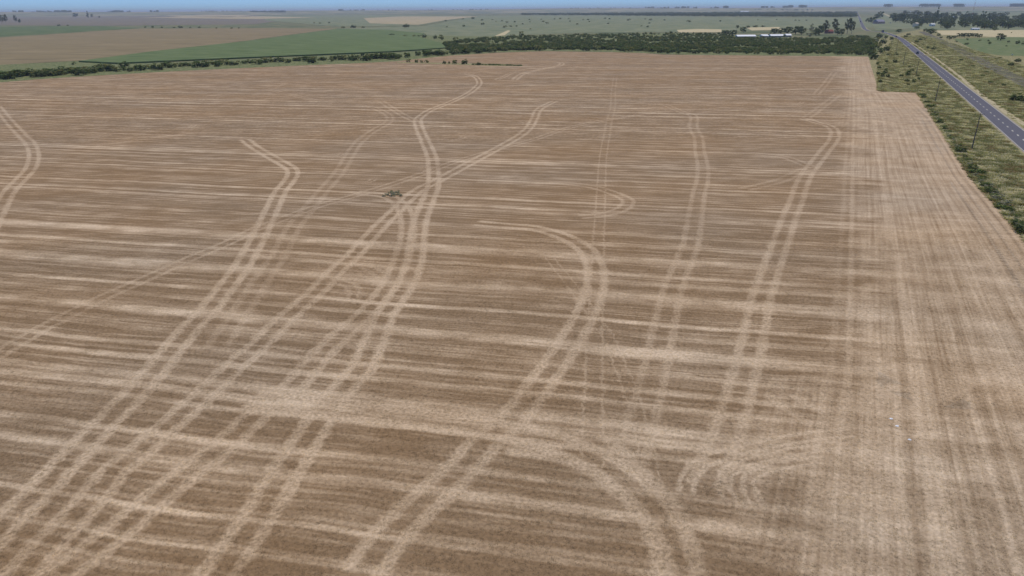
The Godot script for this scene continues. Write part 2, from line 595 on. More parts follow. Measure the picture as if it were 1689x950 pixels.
	wheel_pair([1350, 760, 1280, 770, 1240, 785, 1232, 800, 1246, 828], 0.85, 1.0, 0.45)
	single_mark([1266, 652, 1303, 680, 1330, 697], 0.6, 1.0)
	single_mark([1310, 655, 1371, 690], 0.5, 0.9)
	single_mark([1310, 682, 1350, 690, 1400, 706], 0.4, 0.7)
	single_mark([1480, 690, 1560, 655, 1620, 625, 1680, 598], 0.45, 1.4)
	single_mark([1470, 640, 1540, 640, 1640, 610], 0.3, 1.0)
	wheel_pair([0, 262, 60, 251, 150, 242, 230, 231, 300, 222, 375, 216, 430, 214], 0.45, 1.2, 0.8)
	wheel_pair([870, 100, 920, 103, 923, 108, 890, 115, 862, 122, 848, 132], 0.7, 3.0, 1.6)
	wheel_pair([880, 112, 850, 118, 830, 127, 822, 132, 870, 135, 900, 136], 0.6, 2.6, 1.2)
	wheel_pair([750, 192, 800, 189, 850, 197, 868, 204], 0.4, 2.0, 0.8)
	wheel_pair([540, 120, 700, 114, 850, 116], 0.4, 3.0, 1.4)
	single_mark([0, 143, 100, 137, 200, 130, 300, 122, 420, 115, 560, 108, 655, 105], 0.5, 2.2)
	for q in [[544, 463, 575, 470, 585, 485, 575, 500], [600, 440, 625, 452, 622, 470], [560, 450, 600, 452, 620, 462]]:
		wheel_pair(q, 0.45, 1.6, 0.7)
	for q in [[555, 258, 1], [460, 142, 1], [675, 156, 1], [865, 152, 1], [608, 300, 1], [1260, 183, 1], [325, 168, 1], [310, 211, 1], [755, 230, 1], [1315, 172, 1]]:
		wheel_pair([q[0] - 22, q[1] + 1, q[0] - 6, q[1] + 1.5, q[0] + 4, q[1] - 1, q[0] + 8, q[1] - 4], 0.55, 1.4, 0.6)
	# bare greyish soil showing between the headland swaths
	single_mark([1552, 205, 1575, 250, 1605, 310, 1640, 362, 1689, 440, 1740, 520], -0.35, 1.6)
	single_mark([1520, 180, 1535, 215, 1560, 262, 1600, 340, 1650, 425, 1689, 480], -0.3, 2.0)
	single_mark([1440, 620, 1510, 655, 1580, 665], -0.25, 1.6)
	# swaths along the headland, each running to the far corner
	for q in [[1401, 554, 0.6, 0.8], [1430, 560, 0.35, 1.2], [1500, 560, 0.4, 1.0], [1376, 560, 0.3, 0.8]]:
		single_mark([lerpf(1411.0, q[0], 0.18), 112, lerpf(1411.0, q[0], 0.34), 200, lerpf(1411.0, q[0], 0.55), 317, q[0], q[1], 1411.0 + (q[0] - 1411.0) * 1.4, 780, 1411.0 + (q[0] - 1411.0) * 1.75, 960], q[2], q[3])
	for q in [[0.12, 0.5], [0.25, 0.55], [0.38, 0.45], [0.5, 0.6], [0.6, 0.4], [0.72, 0.5], [0.83, 0.55], [0.93, 0.6]]:
		var o := PackedVector2Array()
		for i in 90:
			var f := 34.0 + i * 4.5
			o.append(Vector2(lerpf(curve_x(head_swath, f) + 14.0, curve_x(head_right, f), q[0]), f))
		ruts.append([o, 0.45, q[1] * 0.7])

# ------------------------------------------------------------------ things
func pole(px: float, base: float, top: float, label: String) -> void:
	var p := ground_at(px, base)
	var h := clampf(height_at(px, top, p), 8.5, 11.5)
	var o := thing("utility_pole", label, "pole", p, deg_to_rad(-25.0), "wooden poles between the field and the road")
	var lean := rng.randf_range(-0.12, 0.12)
	obj("pole_shaft", tube(Vector3(0, -0.1, 0), Vector3(lean, h * 0.82, 0), 0.17, 0.12, 10), M.pole, o)
	obj("pole_top", tube(Vector3(lean, h * 0.74, 0.10), Vector3(lean, h, 0.10), 0.09, 0.055, 8), M.pole, o)
	obj("crossarm", box(Vector3(lean + 0.35, h * 0.93, 0.02), Vector3(1.3, 0.11, 0.09)), M.pole, o)
	for x in [-0.2, 0.4, 0.95]:
		obj("insulator", tube(Vector3(lean + x, h * 0.93 + 0.05, 0.02), Vector3(lean + x, h * 0.93 + 0.2, 0.02), 0.045, 0.03, 6), M.dark, o)

func wheel_into(o: Node3D, at: Vector3, r: float) -> void:
	var t := obj("wheel", tube(at + Vector3(0, 0, -0.11), at + Vector3(0, 0, 0.11), r, r, 14), M.tyre, o)
	obj("rim", tube(at + Vector3(0, 0, -0.117), at + Vector3(0, 0, 0.117), r * 0.58, r * 0.58, 10), M.rim, t)

func car(called: String, label: String, cat: String, at: Vector3, turn: float, paint: Material, style: String) -> void:
	var o := thing(called, label, cat, at, turn, "")
	o.scale = Vector3.ONE * 1.1
	var body: PackedVector2Array
	var cabin: PackedVector2Array
	if style == "pickup":
		body = PackedVector2Array([Vector2(-2.6, 0.45), Vector2(2.55, 0.4), Vector2(2.65, 0.7), Vector2(2.55, 1.05), Vector2(1.1, 1.15), Vector2(-2.6, 1.15)])
		cabin = PackedVector2Array([Vector2(-1.0, 1.15), Vector2(1.1, 1.15), Vector2(0.4, 1.78), Vector2(-0.85, 1.8)])
	else:
		body = PackedVector2Array([Vector2(-2.1, 0.38), Vector2(2.1, 0.35), Vector2(2.2, 0.62), Vector2(2.05, 0.85), Vector2(1.0, 0.95), Vector2(-2.0, 0.98), Vector2(-2.18, 0.8)])
		cabin = PackedVector2Array([Vector2(-1.95, 0.98), Vector2(1.0, 0.95), Vector2(0.3, 1.45), Vector2(-1.2, 1.48)])
	var bh := PackedFloat32Array()
	for p in body: bh.append(0.96)
	var ch := PackedFloat32Array([0.92, 0.92, 0.74, 0.74])
	obj("body", profile_mesh(body, bh), paint, o)
	obj("windows", profile_mesh(cabin, ch), M.car_glass, o)
	var mid := (cabin[2] + cabin[3]) * 0.5
	obj("roof", box(Vector3(mid.x, mid.y + 0.025, 0), Vector3(cabin[2].x - cabin[3].x + 0.15, 0.06, 1.5), Vector2(0.9, 0.92)), paint, o)
	if style == "pickup":
		obj("cargo_bed", box(Vector3(-1.8, 1.16, 0), Vector3(1.45, 0.03, 1.45)), M.dark, o)
	for x in [-1.0, 1.0]:
		for s in [-1.0, 1.0]:
			wheel_into(o, Vector3(x * (1.6 if style == "pickup" else 1.3), 0.36 if style == "pickup" else 0.31, s * 0.86), 0.36 if style == "pickup" else 0.31)
	for s in [-1.0, 1.0]:
		obj("headlight", box(Vector3(body[2].x - 0.07, body[2].y + 0.12, s * 0.62), Vector3(0.16, 0.16, 0.32)), M.lamp_glass, o)
	obj("bumper", box(Vector3(body[1].x + 0.05, 0.48, 0), Vector3(0.16, 0.2, 1.6)), M.dark, o)

func truck(label: String, at: Vector3, turn: float) -> void:
	var o := thing("cargo_truck", label, "truck", at, turn, "")
	obj("cab", profile_mesh(PackedVector2Array([Vector2(4.2, 0.6), Vector2(6.4, 0.6), Vector2(6.4, 1.7), Vector2(6.1, 3.0), Vector2(4.2, 3.0)]), PackedFloat32Array([1.2, 1.2, 1.2, 1.1, 1.1])), M.paint_blue, o)
	obj("windscreen", box(Vector3(6.29, 2.25, 0), Vector3(0.12, 0.8, 1.9)), M.car_glass, o)
	obj("cargo_box", box(Vector3(-1.2, 2.35, 0), Vector3(10.4, 2.5, 2.5)), M.paint_truck, o)
	obj("chassis", box(Vector3(0, 0.95, 0), Vector3(12.0, 0.28, 1.0)), M.dark, o)
	for x in [-5.2, -3.9, 2.5, 5.2]:
		for s in [-1.0, 1.0]:
			wheel_into(o, Vector3(x, 0.5, s * 1.05), 0.5)

# a plain gabled building; lies along its own x
func building(called: String, label: String, cat: String, at: Vector3, turn: float, size: Vector3, rise: float, wall_m: Material, roof_m: Material, group := "") -> void:
	var o := thing(called, label, cat, at, turn, group)
	obj("wall", box(Vector3(0, size.y * 0.5, 0), size), wall_m, o)
	var st := begin()
	var hx := size.x * 0.5 + 0.5
	var hz := size.z * 0.5 + 0.5
	var y0 := size.y - 0.08
	for s in [-1.0, 1.0]:
		var q := [Vector3(-hx, y0, s * hz), Vector3(hx, y0, s * hz), Vector3(hx, y0 + rise, 0), Vector3(-hx, y0 + rise, 0)]
		for k in ([0, 2, 1, 0, 3, 2] if s > 0 else [0, 1, 2, 0, 2, 3]): st.add_vertex(q[k])
		var g := [Vector3(s * hx, y0, -hz), Vector3(s * hx, y0, hz), Vector3(s * hx, y0 + rise, 0)]
		for k in ([0, 1, 2] if s < 0 else [0, 2, 1]): st.add_vertex(g[k])
	obj("roof", done(st), roof_m, o)
	for s in [-1.0, 1.0]:
		var n := int(clampf(size.x / 4.0, 1, 6))
		for i in n:
			var x := (i + 0.5) / n * size.x - size.x * 0.5
			if i == 0 and s > 0:
				obj("door", box(Vector3(x, minf(2.1, size.y * 0.7) * 0.5, s * (size.z * 0.5 + 0.02)), Vector3(1.1, minf(2.1, size.y * 0.7), 0.08)), M.dark, o)
			else:
				var w := obj("window", box(Vector3(x, size.y * 0.55, s * (size.z * 0.5 + 0.02)), Vector3(1.2, 0.9, 0.08)), M.rim, o)
				obj("pane", box(Vector3(x, size.y * 0.55, s * (size.z * 0.5 + 0.05)), Vector3(1.0, 0.7, 0.06)), M.car_glass, w)

func _ready() -> void:
	rng.seed = 20
	# ---------------------------------------------------------------- camera, sky, sun, exposure
	var cam := Camera3D.new()
	cam.name = "camera"
	cam.position = Vector3(0, CAM_H, 0)
	cam.basis = cam_basis
	cam.fov = FOV
	cam.near = 0.5
	cam.far = 90000.0
	add_child(cam)
	cam.current = true
	var env := Environment.new()
	env.background_mode = Environment.BG_SKY
	var sky_mat := ProceduralSkyMaterial.new()
	sky_mat.sky_top_color = Color(0.25, 0.45, 0.72)
	sky_mat.sky_horizon_color = Color(0.575, 0.725, 0.865)
	sky_mat.sky_curve = 0.14
	sky_mat.ground_horizon_color = Color(0.50, 0.52, 0.50)
	sky_mat.ground_bottom_color = Color(0.35, 0.31, 0.26)
	sky_mat.sun_angle_max = 2.0
	var sky := Sky.new()
	sky.sky_material = sky_mat
	env.sky = sky
	env.tonemap_mode = Environment.TONE_MAPPER_LINEAR
	env.tonemap_exposure = 1.1
	env.fog_enabled = true
	env.fog_density = 0.00007
	env.fog_light_color = Color(0.88, 0.92, 0.98)
	env.sdfgi_enabled = true
	env.ssao_enabled = true
	env.ssil_enabled = true
	var we := WorldEnvironment.new()
	we.name = "world_environment"
	we.environment = env
	add_child(we)
	var sun := DirectionalLight3D.new()
	sun.name = "sun"
	sun.light_energy = 1.0
	sun.light_angular_distance = 0.5
	sun.light_color = Color(1.0, 0.95, 0.87)
	sun.shadow_enabled = true
	sun.rotation_degrees = Vector3(-66.0, 180.0 - 16.0, 0.0)      # high, ahead of the camera
	add_child(sun)

	materials()
	setting()
	field()
	roads()
	plants()
	things()
	for k in kinds: kinds[k].free()

func materials() -> void:
	M.leaf = leafy()
	M.bark = plain(srgb(0.10, 0.08, 0.06))
	M.pale_bark = plain(srgb(0.28, 0.25, 0.21))
	M.pole = plain(srgb(0.15, 0.125, 0.10), 0.85)
	M.dark = plain(srgb(0.03, 0.03, 0.032), 0.6)
	M.tyre = plain(srgb(0.02, 0.02, 0.02), 0.9)
	M.rim = plain(srgb(0.45, 0.45, 0.46), 0.4, 0.4)
	M.car_glass = plain(srgb(0.02, 0.025, 0.03), 0.08)
	M.car_glass.metallic_specular = 0.6
	M.lamp_glass = plain(srgb(0.7, 0.7, 0.68), 0.15)
	M.paint_dark = plain(srgb(0.02, 0.025, 0.03), 0.25)
	M.paint_silver = plain(srgb(0.72, 0.72, 0.73), 0.35)
	M.paint_red = plain(srgb(0.06, 0.015, 0.02), 0.3)
	M.paint_white = plain(srgb(0.72, 0.72, 0.7), 0.35)
	M.paint_blue = plain(srgb(0.12, 0.16, 0.26), 0.4)
	M.paint_truck = plain(srgb(0.09, 0.06, 0.05), 0.6)
	M.white_roof = plain(srgb(0.74, 0.74, 0.73), 0.55)
	M.white_wall = plain(srgb(0.66, 0.65, 0.62), 0.9)
	M.shed_wall = plain(srgb(0.34, 0.30, 0.24), 0.9)
	M.cream_wall = plain(srgb(0.66, 0.55, 0.42), 0.9)
	M.pink_wall = plain(srgb(0.42, 0.28, 0.24), 0.9)
	M.grey_roof = plain(srgb(0.24, 0.23, 0.27), 0.8)
	M.red_roof = plain(srgb(0.22, 0.07, 0.05), 0.85)
	M.brick = plain(srgb(0.30, 0.13, 0.09), 0.9)
	M.mast_red = plain(srgb(0.45, 0.08, 0.05), 0.6)

# ------------------------------------------------------------------ ground, far fields, crops
func sheet(called: String, px: Array, y: float, m: Material) -> MeshInstance3D:
	return structure(called, poly_mesh(px_poly(px), y), m)

func setting() -> void:
	M.pasture = cover_mat(3, [Color8(72, 82, 52), Color8(98, 103, 70), Color8(118, 112, 80), Color8(92, 96, 66)], 900.0, 0.012)
	structure("ground", poly_mesh(PackedVector2Array([Vector2(-45000, -400), Vector2(45000, -400), Vector2(45000, 60000), Vector2(-45000, 60000)]), -0.10), M.pasture)
	M.ploughed = cover_mat(5, [Color8(106, 94, 68), Color8(132, 117, 84), Color8(118, 104, 74), Color8(144, 128, 96)], 160.0, 0.02)
	M.ploughed.uv1_scale = Vector3(1.0 / 1500.0, 1.0 / 100.0, 1.0 / 150.0)
	M.tan_far = cover_mat(6, [Color8(150, 136, 104), Color8(168, 152, 120), Color8(142, 132, 100)], 400.0, 0.01)
	M.fallow = cover_mat(7, [Color8(100, 92, 82), Color8(118, 108, 92), Color8(108, 102, 84)], 500.0, 0.01)
	M.green_far = cover_mat(8, [Color8(74, 88, 50), Color8(88, 100, 60), Color8(98, 106, 70)], 400.0, 0.012)
	M.crop = cover_mat(9, [Color8(78, 92, 52), Color8(90, 104, 60), Color8(104, 114, 74)], 150.0, 0.02)
	M.crop.uv1_scale = Vector3(1.0 / 400.0, 1.0 / 100.0, 1.0 / 120.0)
	M.grey_green = cover_mat(10, [Color8(96, 104, 76), Color8(112, 117, 86), Color8(124, 124, 94)], 500.0, 0.015)
	M.pale_field = cover_mat(11, [Color8(172, 158, 120), Color8(186, 172, 134), Color8(160, 148, 110)], 160.0, 0.02)
	M.meadow = cover_mat(12, [Color8(84, 98, 56), Color8(100, 110, 66), Color8(114, 116, 78)], 120.0, 0.02)
	M.rank_grass = cover_mat(13, [Color8(92, 98, 58), Color8(116, 112, 70), Color8(164, 150, 110), Color8(110, 108, 68), Color8(134, 114, 80)], 60.0, 0.035)
	M.wood_floor = cover_mat(14, [Color8(70, 84, 46), Color8(96, 104, 62), Color8(128, 124, 84), Color8(84, 94, 56)], 70.0, 0.03)
	# the land rises gently towards the skyline
	M.ridge = cover_mat(15, [Color8(104, 108, 80), Color8(150, 138, 106), Color8(86, 94, 64), Color8(132, 122, 96)], 5200.0, 0.012, 4)
	var st := SurfaceTool.new()
	st.begin(Mesh.PRIMITIVE_TRIANGLES)
	st.set_smooth_group(0)
	var rows := [7200.0, 8600.0, 9800.0, 12000.0, 16000.0]
	for i in 120:
		for j in 4:
			var q := []
			for c in [[0, 0], [0, 1], [1, 1], [1, 0]]:
				var ang := deg_to_rad(-55.0 + 110.0 * (i + c[0]) / 120.0)
				var d: float = rows[j + c[1]]
				q.append(Vector3(sin(ang) * d, ridge_height(ang) * [0.0, 0.55, 1.0, 0.9, -0.2][j + c[1]] - (0.3 if j + c[1] == 0 else 0.0), -cos(ang) * d))
			for k in [0, 1, 2, 0, 2, 3]: st.add_vertex(q[k])
	st.generate_normals()
	structure("far_hills", st.commit(), M.ridge)
	# far fields
	sheet("far_field", [0, 24.5, 200, 23.6, 420, 25.5, 470, 33, 420, 40, 170, 42.5, 0, 41.5, -200, 42, -200, 26], 0.10, M.fallow)
	sheet("far_field", [225, 22.4, 300, 22.2, 420, 24.6, 380, 28.5, 300, 28], 0.35, M.tan_far)
	sheet("pale_strip", [230, 29.2, 330, 27.6, 430, 27, 520, 29, 420, 31.5], 0.35, M.tan_far)
	sheet("far_meadow", [-200, 46, 0, 44, 170, 42.8, 232, 46.4, 60, 57, 0, 60.6, -200, 68], 0.05, M.green_far)
	sheet("ploughed_field", [-260, 74, 0, 62, 60, 58.4, 170, 50.5, 232, 47, 420, 46.4, 556, 47.4, 480, 57, 400, 68, 250, 86, 140, 99.5, 0, 107, -260, 120], 0.06, M.ploughed)
	sheet("far_field", [430, 26.5, 600, 24.6, 780, 26.2, 690, 42, 560, 44, 440, 34], 0.12, M.grey_green)
	sheet("pale_strip", [600, 30, 660, 27.2, 790, 27.2, 735, 33, 690, 41, 610, 38.5], 0.30, M.tan_far)
	sheet("far_field", [540, 19.2, 640, 18.4, 700, 19, 600, 21.5], 0.8, M.tan_far)
	sheet("far_pasture", [700, 43, 790, 26, 1000, 25, 1250, 29, 1430, 29, 1440, 45, 1200, 52, 960, 54, 800, 60, 640, 58, 560, 47], 0.08, M.grey_green)
	sheet("far_field", [800, 16.5, 930, 16, 1000, 19, 860, 21.5, 800, 20], 1.2, M.tan_far)
	sheet("far_field", [1110, 14.4, 1240, 13.6, 1420, 13.8, 1700, 10.5, 1700, 15.5, 1500, 17.5, 1425, 18.6, 1180, 18.6], 0.9, M.tan_far)
	sheet("far_meadow", [1590, 16.5, 1700, 15, 1700, 19, 1590, 20.5], 0.7, M.green_far)
	sheet("pale_strip", [1116, 49.5, 1150, 48, 1190, 48.5, 1190, 53, 1120, 54], 0.2, M.pale_field)
	sheet("pale_strip", [1230, 45.5, 1285, 44.6, 1290, 49, 1240, 50.5], 0.2, M.pale_field)
	sheet("track_end", [815, 60, 838, 50, 842, 51, 832, 58.5], 0.2, M.pale_field)
	# the wooded strip beyond the stubble, the hedge banks
	sheet("scrub_ground", [640, 60, 760, 58, 900, 57.5, 1120, 54, 1300, 62, 1440, 62, 1452, 80, 1436, 95, 1150, 91, 1000, 85.5, 900, 84, 820, 86.5, 690, 97, 640, 101, 640, 88, 700, 83.5], 0.03, M.wood_floor)
	sheet("hedge_bank", [-220, 118, 0, 107, 140, 100, 190, 107, 400, 98, 640, 87.5, 720, 83, 735, 92, 690, 97.5, 655, 101.5, 500, 108.5, 300, 117.5, 120, 127.5, 0, 136.5, -220, 160], 0.04, M.wood_floor)
	# the verge on both sides of the road, meadow, pale field
	sheet("verge", [1431, 92, 1452, 64, 1480, 56, 1540, 44, 1700, 60, 1800, 120, 2000, 300, 2300, 700, 1960, 730, 1740, 460, 1689, 391, 1640, 334, 1600, 289, 1540, 194, 1514, 152, 1449, 150], 0.02, M.rank_grass)
	sheet("meadow", [1572, 64, 1690, 60.5, 1800, 60, 1800, 96, 1690, 92.5, 1650, 91.5, 1612, 86], 0.06, M.meadow)
	sheet("pale_field", [1544, 50.5, 1620, 49.5, 1800, 46, 1800, 60.6, 1690, 61.4, 1640, 61, 1600, 59, 1552, 57.5], 0.07, M.pale_field)
	sheet("village_ground", [1430, 30, 1500, 20, 1800, 20, 1800, 49, 1545, 50, 1500, 47, 1445, 50], 0.09, M.grey_green)
	# the standing green crop has a real height: its near edge is a step
	structure("green_crop", slab_mesh(px_poly([196, 105.6, 130, 102.6, 250, 86.4, 420, 67.4, 556, 48.2, 640, 50, 700, 56, 690, 61, 705, 66, 728, 72, 736, 80, 700, 82.6, 640, 86.4, 400, 96.6]), 0.0, 1.1), M.crop)

func ridge_height(ang: float) -> float:
	return 33.0 + 4.0 * sin(ang * 7.0 + 0.6) + 3.0 * sin(ang * 17.0) + 5.0 * smoothstep(0.2, 0.6, ang)

func field() -> void:
	# outline of the stubble, from photo pixels
	var edge_right := [1449, 150, 1514, 152.5, 1540, 194, 1572, 242, 1600, 289, 1640, 334, 1689, 391, 1740, 458]
	var outline := px_poly([-260, 168, 0, 136, 60, 131, 120, 127, 200, 122.4, 300, 117, 400, 112.4, 500, 108, 600, 104, 655, 101, 690, 97, 740, 92, 820, 87, 900, 84.6, 1000, 86, 1060, 87.5, 1095, 90.2, 1180, 91, 1300, 92, 1432, 93.4] + edge_right)
	var near_right := outline[outline.size() - 1]
	var before := outline[outline.size() - 3]
	var dir := (near_right - before).normalized()
	outline.append(near_right + dir * (near_right.y - 20.0) / -dir.y)
	outline.append(Vector2(-115, 20))
	outline.append(Vector2(-330, 150))
	head_left = px_poly([1130, 950, 1120, 840, 1180, 740, 1270, 660, 1350, 560, 1372, 440, 1384, 330, 1380, 200, 1375, 95])
	head_right = px_poly([1740, 458, 1689, 391, 1640, 334, 1600, 289, 1540, 194, 1490, 153, 1449, 150, 1432, 93.4])
	head_swath = px_poly([1430, 950, 1412, 700, 1402, 560, 1392, 330, 1382, 200, 1377, 95])
	noise_a = noise_bytes(31, 0.02, 4)
	noise_b = noise_bytes(32, 0.11, 3)
	make_zone(-90, 110, 20, 92, 0.098)
	make_zone(-195, 175, 92, 225, 0.182)
	make_zone(-640, 330, 225, 830, 0.475)
	field_marks()
	var t := WorkerThreadPool.add_group_task(func(i): stamp(zones[i]), 3)
	WorkerThreadPool.wait_for_group_task_completion(t)
	t = WorkerThreadPool.add_group_task(work, 12)
	WorkerThreadPool.wait_for_group_task_completion(t)
	var n := 0
	for z in zones:
		var im := Image.create_from_data(z.w, z.h, false, Image.FORMAT_RGB8, z.data)
		var m := plain(Color.WHITE, 1.0)
		m.metallic_specular = 0.1
		m.albedo_texture = ImageTexture.create_from_image(im)
		var r: Rect2 = z.rect()
		var rect_poly := PackedVector2Array([r.position, Vector2(r.end.x, r.position.y), r.end, Vector2(r.position.x, r.end.y)])
		for part in Geometry2D.intersect_polygons(outline, rect_poly):
			if n == 0:
				structure("stubble_field", poly_mesh(part, 0.06, r), m)
			else:
				obj("field_part", poly_mesh(part, 0.06, r), m, get_node("stubble_field"))
			n += 1
	straw()

# cut straw standing and lying on the near field; each piece takes the colour of the ground it grew from
func straw() -> void:
	var st := SurfaceTool.new()
	st.begin(Mesh.PRIMITIVE_TRIANGLES)
	var r := RandomNumberGenerator.new()
	r.seed = 14
	for i in 9:
		var a := r.randf() * TAU
		var b := Vector3(r.randfn() * 0.5, 0, r.randfn() * 0.5)
		var tip := b + Vector3(cos(a) * r.randf_range(0.2, 0.9), r.randf_range(0.3, 1.0), sin(a) * r.randf_range(0.2, 0.9))
		var side := Vector3(-sin(a), 0, cos(a)) * 0.12
		st.set_normal(side.cross(tip - b).normalized())
		st.set_color(Color.WHITE)
		for v in [b - side, tip, b + side]: st.add_vertex(v)
	var spots: Array = []
	var cols := PackedColorArray()
	for i in 170000:
		var f := 26.0 + 100.0 * pow(r.randf(), 1.35)
		var x := r.randf_range(-1.0, 1.0) * (22.0 + f * 0.78)
		var z: Zone = zones[0] if f < 92.0 else zones[1]
		var at := ((z.h - 1 - clampi(int((f - z.f0) / z.step), 0, z.h - 1)) * z.w + clampi(int((x - z.x0) / z.step), 0, z.w - 1)) * 3
		var c := Color8(z.data[at], z.data[at + 1], z.data[at + 2]).srgb_to_linear()
		var k := r.randf_range(0.95, 1.7)
		cols.append(Color(c.r * k, c.g * k, c.b * k))
		var s := r.randf_range(0.09, 0.19)
		spots.append(Transform3D(Basis(Vector3.UP, r.randf() * TAU) * Basis.from_scale(Vector3(s, s * 0.4, s)), Vector3(x, 0.055, -f)))
	scatter("stubble", st.commit(), M.leaf, spots, cols, "cut straw stubble bristling over the near part of the field", "stubble")

var road_line := PackedVector2Array()
func ribbon(c: PackedVector2Array, from: float, to: float, y: float) -> ArrayMesh:        # a strip beside a line, offsets to the right
	var st := SurfaceTool.new()
	st.begin(Mesh.PRIMITIVE_TRIANGLES)
	st.set_normal(Vector3.UP)
	for i in c.size() - 1:
		var q := []
		for k in 2:
			var j := i + k
			var d := (c[mini(j + 1, c.size() - 1)] - c[maxi(j - 1, 0)]).normalized()
			var side := Vector2(d.y, -d.x)
			for o in [from, to]:
				var p: Vector2 = c[j] + side * o
				q.append(Vector3(p.x, y, -p.y))
		for k in [0, 2, 1, 1, 2, 3]:
			st.add_vertex(q[k])
	return st.commit()

func roads() -> void:
	M.asphalt = cover_mat(21, [Color8(82, 80, 86), Color8(92, 90, 96), Color8(100, 98, 103)], 9.0, 0.03)
	M.gravel = cover_mat(22, [Color8(140, 128, 104), Color8(160, 148, 124), Color8(126, 118, 94)], 7.0, 0.04)
	M.line = cover_mat(23, [Color8(196, 192, 176), Color8(216, 212, 196), Color8(176, 172, 158)], 4.0, 0.05)
	M.dirt = cover_mat(24, [Color8(150, 140, 104), Color8(184, 170, 138), Color8(128, 122, 84)], 24.0, 0.03)
	M.ballast = cover_mat(25, [Color8(84, 80, 70), Color8(104, 96, 82), Color8(94, 96, 66)], 20.0, 0.03)
	M.dry_verge = cover_mat(26, [Color8(112, 114, 66), Color8(150, 142, 96), Color8(132, 130, 82)], 22.0, 0.03)
	# centre of the road, from the near end outwards
	var a := flat_at(1517.6, 90)
	var b := flat_at(1650.5, 200)
	var d := (b - a).normalized()
	road_line = PackedVector2Array([b + d * 120.0, b + d * 60.0, b, a.lerp(b, 0.5), a])
	for p in [[1486.5, 64.5], [1476.5, 59.6], [1467, 56], [1457, 53.4], [1444, 51.8], [1432, 50.8], [1426, 48], [1422.5, 42], [1419, 33], [1416, 26], [1413.5, 20]]:
		road_line.append(flat_at(p[0], p[1]))
	var c := smooth_line(road_line, 8.0)
	road_line = c
	structure("road_shoulder", ribbon(c, -5.6, 5.9, 0.035), M.dry_verge)
	structure("gravel_edge", ribbon(c, -4.2, 4.5, 0.05), M.gravel)
	var road := structure("road", ribbon(c, -3.75, 3.75, 0.09), M.asphalt)
	obj("edge_line", ribbon(c, -3.6, -3.45, 0.096), M.line, road)
	obj("edge_line", ribbon(c, 3.45, 3.6, 0.096), M.line, road)
	var gone := 0.0
	var dash := box(Vector3.ZERO, Vector3(0.34, 0.006, 2.4))
	for i in c.size() - 1:
		var seg := c[i].distance_to(c[i + 1])
		while gone < seg:
			var p := c[i].lerp(c[i + 1], gone / seg)
			if p.y < 900.0 and p.x > 0:
				var o := obj("lane_dash", dash, M.line, road)
				var v := c[i + 1] - c[i]
				o.position = Vector3(p.x, 0.096, -p.y)
				o.rotation.y = -atan2(v.x, v.y)
			gone += 9.6
		gone -= seg
	# worn dirt strip beyond the road, the old railway bed and the farm crossing
	structure("dirt_verge", ribbon(px_line([1710, 218, 1660, 186, 1620, 158, 1580, 124, 1545, 98, 1522, 82, 1503, 69], 1.6), -1.1, 1.2, 0.045), M.dirt)
	structure("railway_bed", ribbon(px_line([1800, 190, 1689, 137, 1640, 112, 1600, 92, 1570, 76, 1545, 64, 1520, 52.5], 5.0), -5.0, 5.0, 0.30), M.ballast)
	structure("farm_crossing", ribbon(px_line([1524, 91, 1545, 92.5, 1575, 92, 1600, 92.6, 1622, 93.6, 1642, 95], 3.0), -2.4, 2.6, 0.34), M.dirt)
	structure("village_lane", ribbon(px_line([1456, 21.5, 1461, 24, 1469, 27.5]), -6, 6, 0.3), M.dirt)

var bare_strips: Array = []
func px_line(a: Array, wide := 0.0) -> PackedVector2Array:
	if wide > 0.0: bare_strips.append([px_poly(a), wide])
	return smooth_line(px_poly(a), 6.0)

# ------------------------------------------------------------------ plants
func make_kinds() -> void:
	var g := Color(0.135, 0.165, 0.052)
	var dk := Color(0.100, 0.122, 0.042)
	var ol := Color(0.185, 0.188, 0.072)
	var gy := Color(0.27, 0.26, 0.18)
	var bl := Color(0.100, 0.122, 0.052)
	make_kind("shrub_a", "shrub", "shrub", crown_mesh(101, 26, 26, 0.055, g, "round"), trunk_mesh(1, 0.35, 0.03, 4), "stem", M.bark)
	make_kind("shrub_b", "shrub", "shrub", crown_mesh(102, 22, 28, 0.06, dk, "round"), trunk_mesh(2, 0.35, 0.03, 4), "stem", M.bark)
	make_kind("shrub_c", "shrub", "shrub", crown_mesh(103, 20, 26, 0.06, ol, "round"), trunk_mesh(3, 0.35, 0.03, 4), "stem", M.bark)
	make_kind("low", "low_shrub", "shrub", crown_mesh(104, 18, 26, 0.07, g, "low"), trunk_mesh(4, 0.25, 0.03, 3), "stem", M.bark)
	make_kind("grey", "grey_shrub", "shrub", crown_mesh(105, 18, 22, 0.055, gy, "round"), trunk_mesh(5, 0.4, 0.03, 5), "stem", M.pale_bark)
	make_kind("tree_a", "tree", "tree", crown_mesh(106, 34, 30, 0.045, dk, "tree"), trunk_mesh(6, 0.5, 0.035, 5), "trunk", M.bark)
	make_kind("tree_b", "tree", "tree", crown_mesh(107, 30, 30, 0.048, bl, "tree"), trunk_mesh(7, 0.5, 0.035, 5), "trunk", M.bark)
	make_kind("tall", "eucalyptus_tree", "tree", crown_mesh(108, 34, 26, 0.038, Color(0.105, 0.112, 0.06), "tall"), trunk_mesh(8, 0.62, 0.03, 6), "trunk", M.pale_bark)
	make_kind("column", "poplar_tree", "tree", crown_mesh(109, 34, 26, 0.045, dk, "column"), trunk_mesh(9, 0.4, 0.03, 3), "trunk", M.bark)

const SHRUBS := ["shrub_a", "shrub_b", "shrub_c"]

